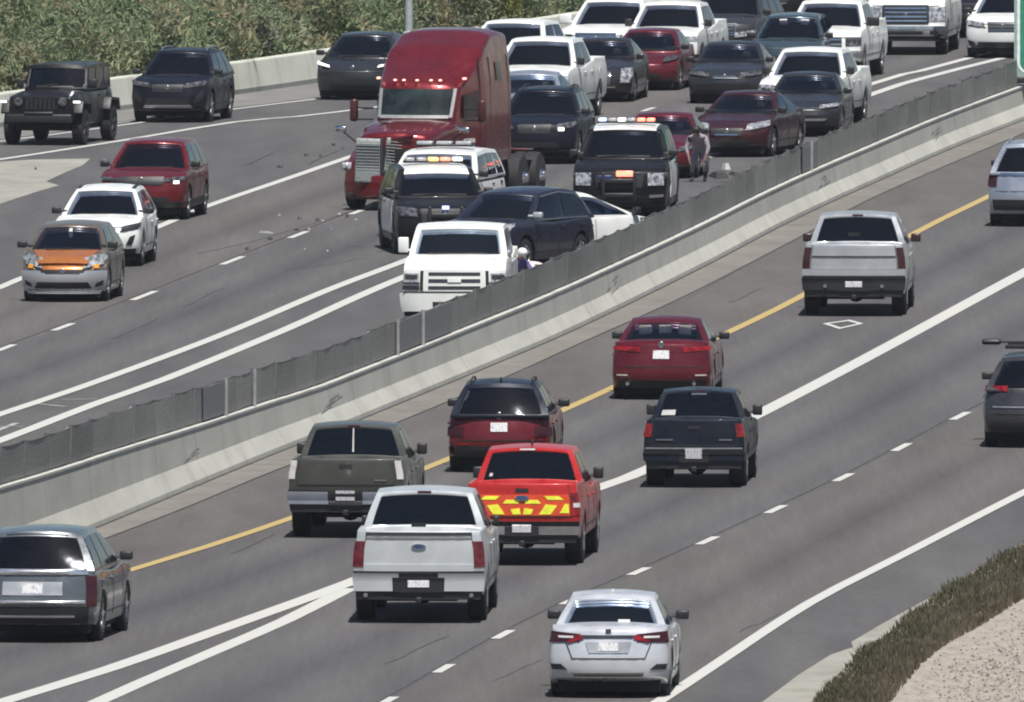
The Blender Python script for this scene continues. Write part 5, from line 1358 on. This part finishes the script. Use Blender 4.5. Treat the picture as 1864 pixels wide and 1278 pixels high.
# weeds along the near verge
M_weed = leaf_mat('verge_weeds', [(.06, .07, .04), (.10, .10, .06), (.12, .095, .065)], 1.2, 6)
M_stalk = leaf_mat('dry_stalks', [(.09, .075, .05), (.14, .12, .085), (.21, .18, .12)], 1.3, 7)
def blades(name, A, B, t0, t1, n, h, mat, rnd, label, cat, wd=.012, lean=.25):
    vs = []; fs = []
    for _ in range(n):
        s = rnd.random(); t = t0 + (t1-t0)*rnd.random()
        a = A[min(len(A)-1, int(s*(len(A)-1)))].lerp(A[min(len(A)-1, int(s*(len(A)-1))+1)], (s*(len(A)-1)) % 1)
        b = B[min(len(B)-1, int(s*(len(B)-1)))].lerp(B[min(len(B)-1, int(s*(len(B)-1))+1)], (s*(len(B)-1)) % 1)
        p = a.lerp(b, t); hh = h*rnd.uniform(.35, 1.15)*(.7+.3*math.sin(p.x*1.9+p.y*.5))
        l = Vector((rnd.gauss(0, lean), rnd.gauss(0, lean), 1))*hh
        sdv = Vector((rnd.uniform(-1, 1), rnd.uniform(-1, 1), 0)).normalized()*wd
        k = len(vs); vs += [p - sdv, p + sdv, p + l*.6 + sdv*.8, p + l*.6 - sdv*.8, p + l + Vector((l.x*.3, l.y*.3, 0))]
        fs += [(k, k+1, k+2, k+3), (k+3, k+2, k+4)]
    me = bpy.data.meshes.new(name); me.from_pydata([tuple(v) for v in vs], [], fs); me.materials.append(mat)
    o = bpy.data.objects.new(name, me); link(o); tag(o, label, cat, kind='stuff')
WA = curve([(1400, 1345), (1470, 1290), (1501, 1258), (1557, 1195), (1620, 1152), (1680, 1099), (1762, 1049), (1864, 989), (2150, 836)])
WB = curve([(1560, 1360), (1616, 1278), (1676, 1208), (1717, 1174), (1777, 1141), (1829, 1107), (1864, 1086), (2150, 910)])
blades('verge_weeds', WA, WB, .02, .6, 12000, .17, M_weed, rl, 'green and olive weeds along the edge of the near shoulder', 'weeds')
blades('dry_stalks', WA, WB, .35, 1.05, 15000, .21, M_stalk, rl, 'brown dry stalks between the weeds and the pink gravel', 'dry grass', .012, .12)
def stones(name, A, n, rnd):
    vs = []; fs = []
    for _ in range(n):
        s = rnd.random()*(len(A)-1); i = int(s); p = A[i].lerp(A[min(i+1, len(A)-1)], s-i) + Vector((rnd.uniform(.1, 7), rnd.uniform(-14, 0), .01))
        r = rnd.uniform(.008, .028); k = len(vs)
        for j in range(6):
            d = [(1, 0, 0), (-1, 0, 0), (0, 1, 0), (0, -1, 0), (0, 0, 1), (0, 0, -.3)][j]
            vs.append(p + Vector(d)*r*rnd.uniform(.7, 1.3))
        for f in ((0, 2, 4), (2, 1, 4), (1, 3, 4), (3, 0, 4)): fs.append(tuple(k+x for x in f))
    me = bpy.data.meshes.new(name); me.from_pydata([tuple(v) for v in vs], [], fs)
    me.materials.append(leaf_mat('gravel_stones', [(.12, .1, .09), (.25, .21, .19), (.34, .3, .28)], 3, 1))
    o = bpy.data.objects.new(name, me); link(o); tag(o, 'loose pinkish stones scattered over the gravel at the lower right', 'stones', kind='stuff')
stones('gravel_stones', gl_in, 14000, rl)

# ------------------------------------------------------------------ road sign on the barrier at the right edge
sp_ = px(1846, 213); sg = empty('road_sign', (sp_.x + 1.25, sp_.y, .70)); tag(sg, 'green highway sign with a pale rounded border at the right edge', 'sign')
M_sgrey = simple('sign_backing', (.30, .38, .37), .5, .3); M_sw = simple('sign_border_white', (.62, .72, .68), .4); M_sgreen = simple('sign_green', (.03, .20, .13), .45)
def rrect(w_, h_, r_, n=6):
    o = []
    for cx_, cz_, a0 in ((w_/2-r_, h_/2-r_, 0), (-w_/2+r_, h_/2-r_, 90), (-w_/2+r_, -h_/2+r_, 180), (w_/2-r_, -h_/2+r_, 270)):
        for k in range(n+1): a = R(a0+90*k/n); o.append((cx_+r_*math.cos(a), cz_+r_*math.sin(a)))
    return o
def plate3(name, pts, y0, y1, zc, mat, parent):
    n = len(pts); vs = [(x, y0, z+zc) for x, z in pts] + [(x, y1, z+zc) for x, z in pts]
    return mesh_obj(name, vs, [tuple(range(n)), tuple(range(n, 2*n))] + [(i, (i+1) % n, n+(i+1) % n, n+i) for i in range(n)], mat, parent, smooth=False)
plate3('backing', rrect(2.5, 3.2, .06), 0, .04, 1.85, M_sgrey, sg)
plate3('border', rrect(2.36, 3.06, .28), -.012, 0.001, 1.85, M_sw, sg)
plate3('face', rrect(2.22, 2.92, .22), -.022, -.011, 1.85, M_sgreen, sg)
MB().box((0, .02, .16), (2.5, .2, .14)).build('bracket', M_trim, sg, bevel=.02)
for x in (-.9, .9): MB().box((x, .1, 1.6), (.1, .1, 3.3)).build('post', M_post, sg, bevel=.01)

# ------------------------------------------------------------------ debris
rd = random.Random(4)
def shard(u, v, sx, sy, sz, mat, label, name='debris', group=None, rz=0):
    p = px(u, v); m = bmesh.new(); n = 7
    bot = []; top = []
    for k in range(n):
        a = 2*math.pi*k/n; r = rd.uniform(.6, 1.1)
        bot.append(m.verts.new((math.cos(a)*sx*r, math.sin(a)*sy*r, 0))); top.append(m.verts.new((math.cos(a)*sx*r*.7, math.sin(a)*sy*r*.7, sz*rd.uniform(.5, 1.2))))
    m.faces.new(bot[::-1]); m.faces.new(top)
    for k in range(n): m.faces.new((bot[k], bot[(k+1) % n], top[(k+1) % n], top[k]))
    me = bpy.data.meshes.new(name); m.to_mesh(me); m.free(); me.materials.append(mat)
    o = bpy.data.objects.new(name, me); link(o); o.location = (p.x, p.y, .008); o.rotation_euler = (0, 0, rz); tag(o, label, 'debris', group)
M_deb = simple('pale_plastic', (.3, .3, .29), .7); M_debd = simple('dark_plastic', (.04, .035, .035), .6)
for (u, v, sz) in ((509, 393, .05), (618, 391, .06), (648, 401, .05), (596, 458, .04), (588, 403, .04), (555, 455, .03), (433, 470, .03), (603, 418, .03), (190, 292, .03), (562, 418, .05)):
    shard(u, v, sz*.75, sz*1.8, .03, M_deb, 'small pale fragment of crash debris on the asphalt left of the police cars', group='pale crash fragments')
for (u, v, sz) in ((545, 400, .05), (510, 305, .07), (557, 284, .05), (607, 265, .05), (492, 437, .06), (578, 402, .05), (583, 286, .04), (65, 309, .04), (625, 272, .04), (540, 420, .06), (450, 455, .05), (632, 396, .05)):
    shard(u, v, sz, sz*3, .05, M_debd, 'small dark fragment of crash debris on the asphalt left of the semi truck', group='dark crash fragments')
shard(484, 425, .07, .35, .04, M_deb, 'bent pale bumper strip lying beside a lane dash', 'debris', rz=.6)
shard(1309, 322, .30, 1.1, .10, M_debd, 'torn black car part on the asphalt beside the person in grey')
shard(1322, 309, .16, .5, .12, M_deb, 'torn silver car part near the fence right of the person in grey')
shard(1340, 318, .25, .8, .06, M_debd, 'flat dark scrap nearest the fence below the maroon sedan')
shard(1408, 277, .12, .2, .16, simple('white_bag', (.75, .75, .76), .5), 'crumpled white bag behind the rear wheel of the maroon sedan', 'plastic_bag')

# ------------------------------------------------------------------ people
def person(u, v, rz, label, J, mats, hair, hairmat, z=0, scale=1.0):
    """J: joint positions (metres, x forward, y left); body grown as one skin"""
    loc = px(u, v); root = empty('person', (loc.x, loc.y, z), rz); root.scale = (scale,)*3
    tag(root, label, 'person')
    names = list(J); idx = {n: i for i, n in enumerate(names)}
    rad = dict(pelvis=.145, waist=.125, chest=.16, neckb=.075, neck=.058, head=.095, crown=.085, hipL=.10, hipR=.10, kneeL=.068, kneeR=.068, ankL=.048, ankR=.048, toeL=.042, toeR=.042,
               shL=.075, shR=.075, elL=.05, elR=.05, wrL=.033, wrR=.033, paL=.036, paR=.036)
    edges = [('pelvis', 'waist'), ('waist', 'chest'), ('chest', 'neckb'), ('neckb', 'neck'), ('neck', 'head'), ('head', 'crown')]
    for s in 'LR':
        edges += [('pelvis', 'hip'+s), ('hip'+s, 'knee'+s), ('knee'+s, 'ank'+s), ('ank'+s, 'toe'+s), ('chest', 'sh'+s), ('sh'+s, 'el'+s), ('el'+s, 'wr'+s), ('wr'+s, 'pa'+s)]
    vs = [Vector(J[n]) for n in names]; rr = [rad[n] for n in names]; es = [(idx[a], idx[b]) for a, b in edges]
    reg = {}
    for s in 'LR':
        w_, p_ = Vector(J['wr'+s]), Vector(J['pa'+s]); d = (p_-w_).normalized(); sd2 = d.cross(Vector((0, .3, 1))).normalized()
        for k, (off, ln) in enumerate(((-.034, .06), (-.012, .075), (.01, .07), (.032, .055), (-.05, .03))):
            b0 = p_ + sd2*off + d*(.02 if k < 4 else -.03); t0 = b0 + d*ln + Vector((0, 0, -.012))
            i = len(vs); vs += [b0, t0]; rr += [.011, .009]; es += [(idx['pa'+s], i), (i, i+1)]
    me = bpy.data.meshes.new('body'); me.from_pydata([tuple(x) for x in vs], es, [])
    o = bpy.data.objects.new('body', me); C.objects.link(o)
    sk = o.modifiers.new('skin', 'SKIN'); sk.use_smooth_shade = True
    for i, sv in enumerate(me.skin_vertices[0].data): sv.radius = (rr[i], rr[i]); sv.use_root = (i == idx['pelvis'])
    sb = o.modifiers.new('sub', 'SUBSURF'); sb.levels = sb.render_levels = 2
    dg = bpy.context.evaluated_depsgraph_get(); m2 = bpy.data.meshes.new_from_object(o.evaluated_get(dg)); m2.name = 'body'
    bpy.data.objects.remove(o)
    for m in (mats['top'], mats['legs'], mats['skin'], mats['shoe']): m2.materials.append(m)
    for pg in m2.polygons:
        c = pg.center; best = min(range(len(vs)), key=lambda i: (vs[i]-c).length - rr[i]*.5)
        n = names[best] if best < len(names) else 'pa'
        pg.material_index = 2 if n[:4] in ('neck', 'head', 'crow') and n != 'neckb' or n[:2] in ('wr', 'pa') else 3 if n[:3] in ('ank', 'toe') else 1 if n[:4] in ('pelv', 'hipL', 'hipR', 'knee') else 0
        pg.use_smooth = True
    b = bpy.data.objects.new('body', m2); link(b, root)
    hd = Vector(J['head']); cr = Vector(J['crown']); ax = (cr - hd).normalized(); fw = ax.cross(Vector((0, -1, 0))).normalized() if True else None
    if fw.x < 0: fw = -fw
    q = ax.to_track_quat('Z', 'Y')
    hm = MB(); hm.lathe(hd + ax*.02 - fw*.018, ax, [(-.04, .09), (.0, .108), (.05, .108), (.09, .09), (.115, .05), (.122, .01)], 16)
    hm.build(hair, hairmat, root)
    f0 = hd + fw*.088
    MB().lathe(f0 - fw*.01, fw, [(0, .018), (.02, .014), (.03, .005)], 8).build('nose', mats['skin'], b)
    for sgn in (-1, 1):
        sv = ax.cross(fw)*sgn
        MB().lathe(f0 + ax*.025 + sv*.032 - fw*.012, fw, [(0, .010), (.008, .010), (.01, .006)], 8).build('eye', M_trim, b)
        MB().lathe(hd + sv*.088, sv, [(0, .028), (.015, .026), (.02, .015)], 8).build('ear', mats['skin'], b)
    MB().box(f0 - ax*.045 - fw*.006, (.012, .05, .012)).build('mouth', M_skin, b)
M_lav = simple('lavender_grey_cloth', (.26, .23, .26), .85); M_jean = simple('grey_trousers', (.22, .21, .25), .85); M_shoe = simple('dark_shoes', (.03, .03, .03), .7)
M_blu = simple('blue_shirt', (.10, .10, .26), .8); M_nav = simple('navy_trousers', (.015, .015, .03), .8); M_pink = simple('pale_pink_shirt', (.62, .50, .50), .8)
M_hair = simple('dark_hair', (.015, .01, .01), .6); M_cap = simple('white_cap', (.7, .7, .74), .6)
bend = dict(pelvis=(-.22, 0, .78), waist=(-.12, 0, .92), chest=(.08, 0, 1.06), neckb=(.24, 0, 1.13), neck=(.30, 0, 1.16), head=(.38, 0, 1.2), crown=(.42, 0, 1.27),
            hipL=(-.2, .1, .72), hipR=(-.2, -.1, .72), kneeL=(-.02, .14, .42), kneeR=(.02, -.15, .42), ankL=(-.12, .14, .08), ankR=(-.1, -.16, .08), toeL=(.06, .15, .04), toeR=(.08, -.18, .04),
            shL=(.16, .19, 1.04), shR=(.16, -.19, 1.04), elL=(.2, .27, .8), elR=(.2, -.27, .8), wrL=(.26, .2, .58), wrR=(.26, -.2, .6), paL=(.27, .18, .5), paR=(.27, -.18, .52))
person(1272, 331, R(-100), 'person in lavender grey clothes bending forward beside the red compact sedan', bend, dict(top=M_lav, legs=M_jean, skin=simple('tanned_skin', (.18, .12, .11), .6), shoe=M_shoe), 'hair', M_hair, scale=.93)  # darker skin tone so the bare arms blend with the clothes
lean = dict(pelvis=(-.12, 0, .88), waist=(-.06, 0, 1.04), chest=(.08, 0, 1.24), neckb=(.16, 0, 1.36), neck=(.19, 0, 1.40), head=(.24, 0, 1.46), crown=(.28, 0, 1.54),
            hipL=(-.11, .1, .82), hipR=(-.11, -.1, .82), kneeL=(.0, .12, .45), kneeR=(-.02, -.13, .45), ankL=(-.1, .13, .08), ankR=(-.14, -.14, .08), toeL=(.08, .14, .04), toeR=(.04, -.16, .04),
            shL=(.1, .2, 1.26), shR=(.1, -.2, 1.26), elL=(.22, .27, 1.04), elR=(.24, -.27, 1.04), wrL=(.42, .16, .98), wrR=(.44, -.14, .98), paL=(.5, .13, .98), paR=(.52, -.11, .98))
person(941, 584, R(-60), 'person in a blue shirt and white cap leaning forward behind the fence', lean, dict(top=M_blu, legs=M_nav, skin=M_skin, shoe=M_shoe), 'cap', M_cap, scale=.88)
stoop = dict(pelvis=(-.3, 0, .92), waist=(-.16, 0, 1.02), chest=(.08, 0, 1.07), neckb=(.26, 0, 1.08), neck=(.32, 0, 1.09), head=(.41, 0, 1.1), crown=(.49, 0, 1.12),
             hipL=(-.28, .1, .84), hipR=(-.28, -.1, .84), kneeL=(-.12, .12, .46), kneeR=(-.1, -.13, .46), ankL=(-.24, .13, .08), ankR=(-.22, -.14, .08), toeL=(-.06, .14, .04), toeR=(-.04, -.16, .04),
             shL=(.14, .19, 1.02), shR=(.14, -.19, 1.02), elL=(.2, .24, .8), elR=(.2, -.24, .8), wrL=(.3, .14, .62), wrR=(.3, -.14, .62), paL=(.33, .12, .55), paR=(.33, -.12, .55))
person(972, 583, R(185), 'person in a pale pink shirt stooping beside the one in the white cap', stoop, dict(top=M_pink, legs=M_nav, skin=M_skin, shoe=M_shoe), 'hair', M_hair)

# ------------------------------------------------------------------ thin summer haze round camera and scene
me = bpy.data.meshes.new('haze')
x0, x1, y0, y1, z0, z1 = -395, 495, -60, 1700, -1.1, 26
me.from_pydata([(x, y, z) for z in (z0, z1) for y in (y0, y1) for x in (x0, x1)], [], [(0, 2, 3, 1), (4, 5, 7, 6), (0, 1, 5, 4), (2, 6, 7, 3), (0, 4, 6, 2), (1, 3, 7, 5)])
hm = bpy.data.materials.new('haze_air'); hm.use_nodes = True; hm.node_tree.nodes.clear()
ho = hm.node_tree.nodes.new('ShaderNodeOutputMaterial'); hv = hm.node_tree.nodes.new('ShaderNodeVolumePrincipled')
hv.inputs['Color'].default_value = (.80, .86, .95, 1); hv.inputs['Density'].default_value = .00005; hv.inputs['Anisotropy'].default_value = .2
hm.node_tree.links.new(hv.outputs[0], ho.inputs['Volume'])
me.materials.append(hm); ho_ = bpy.data.objects.new('haze', me); link(ho_); ho_['kind'] = 'stuff'
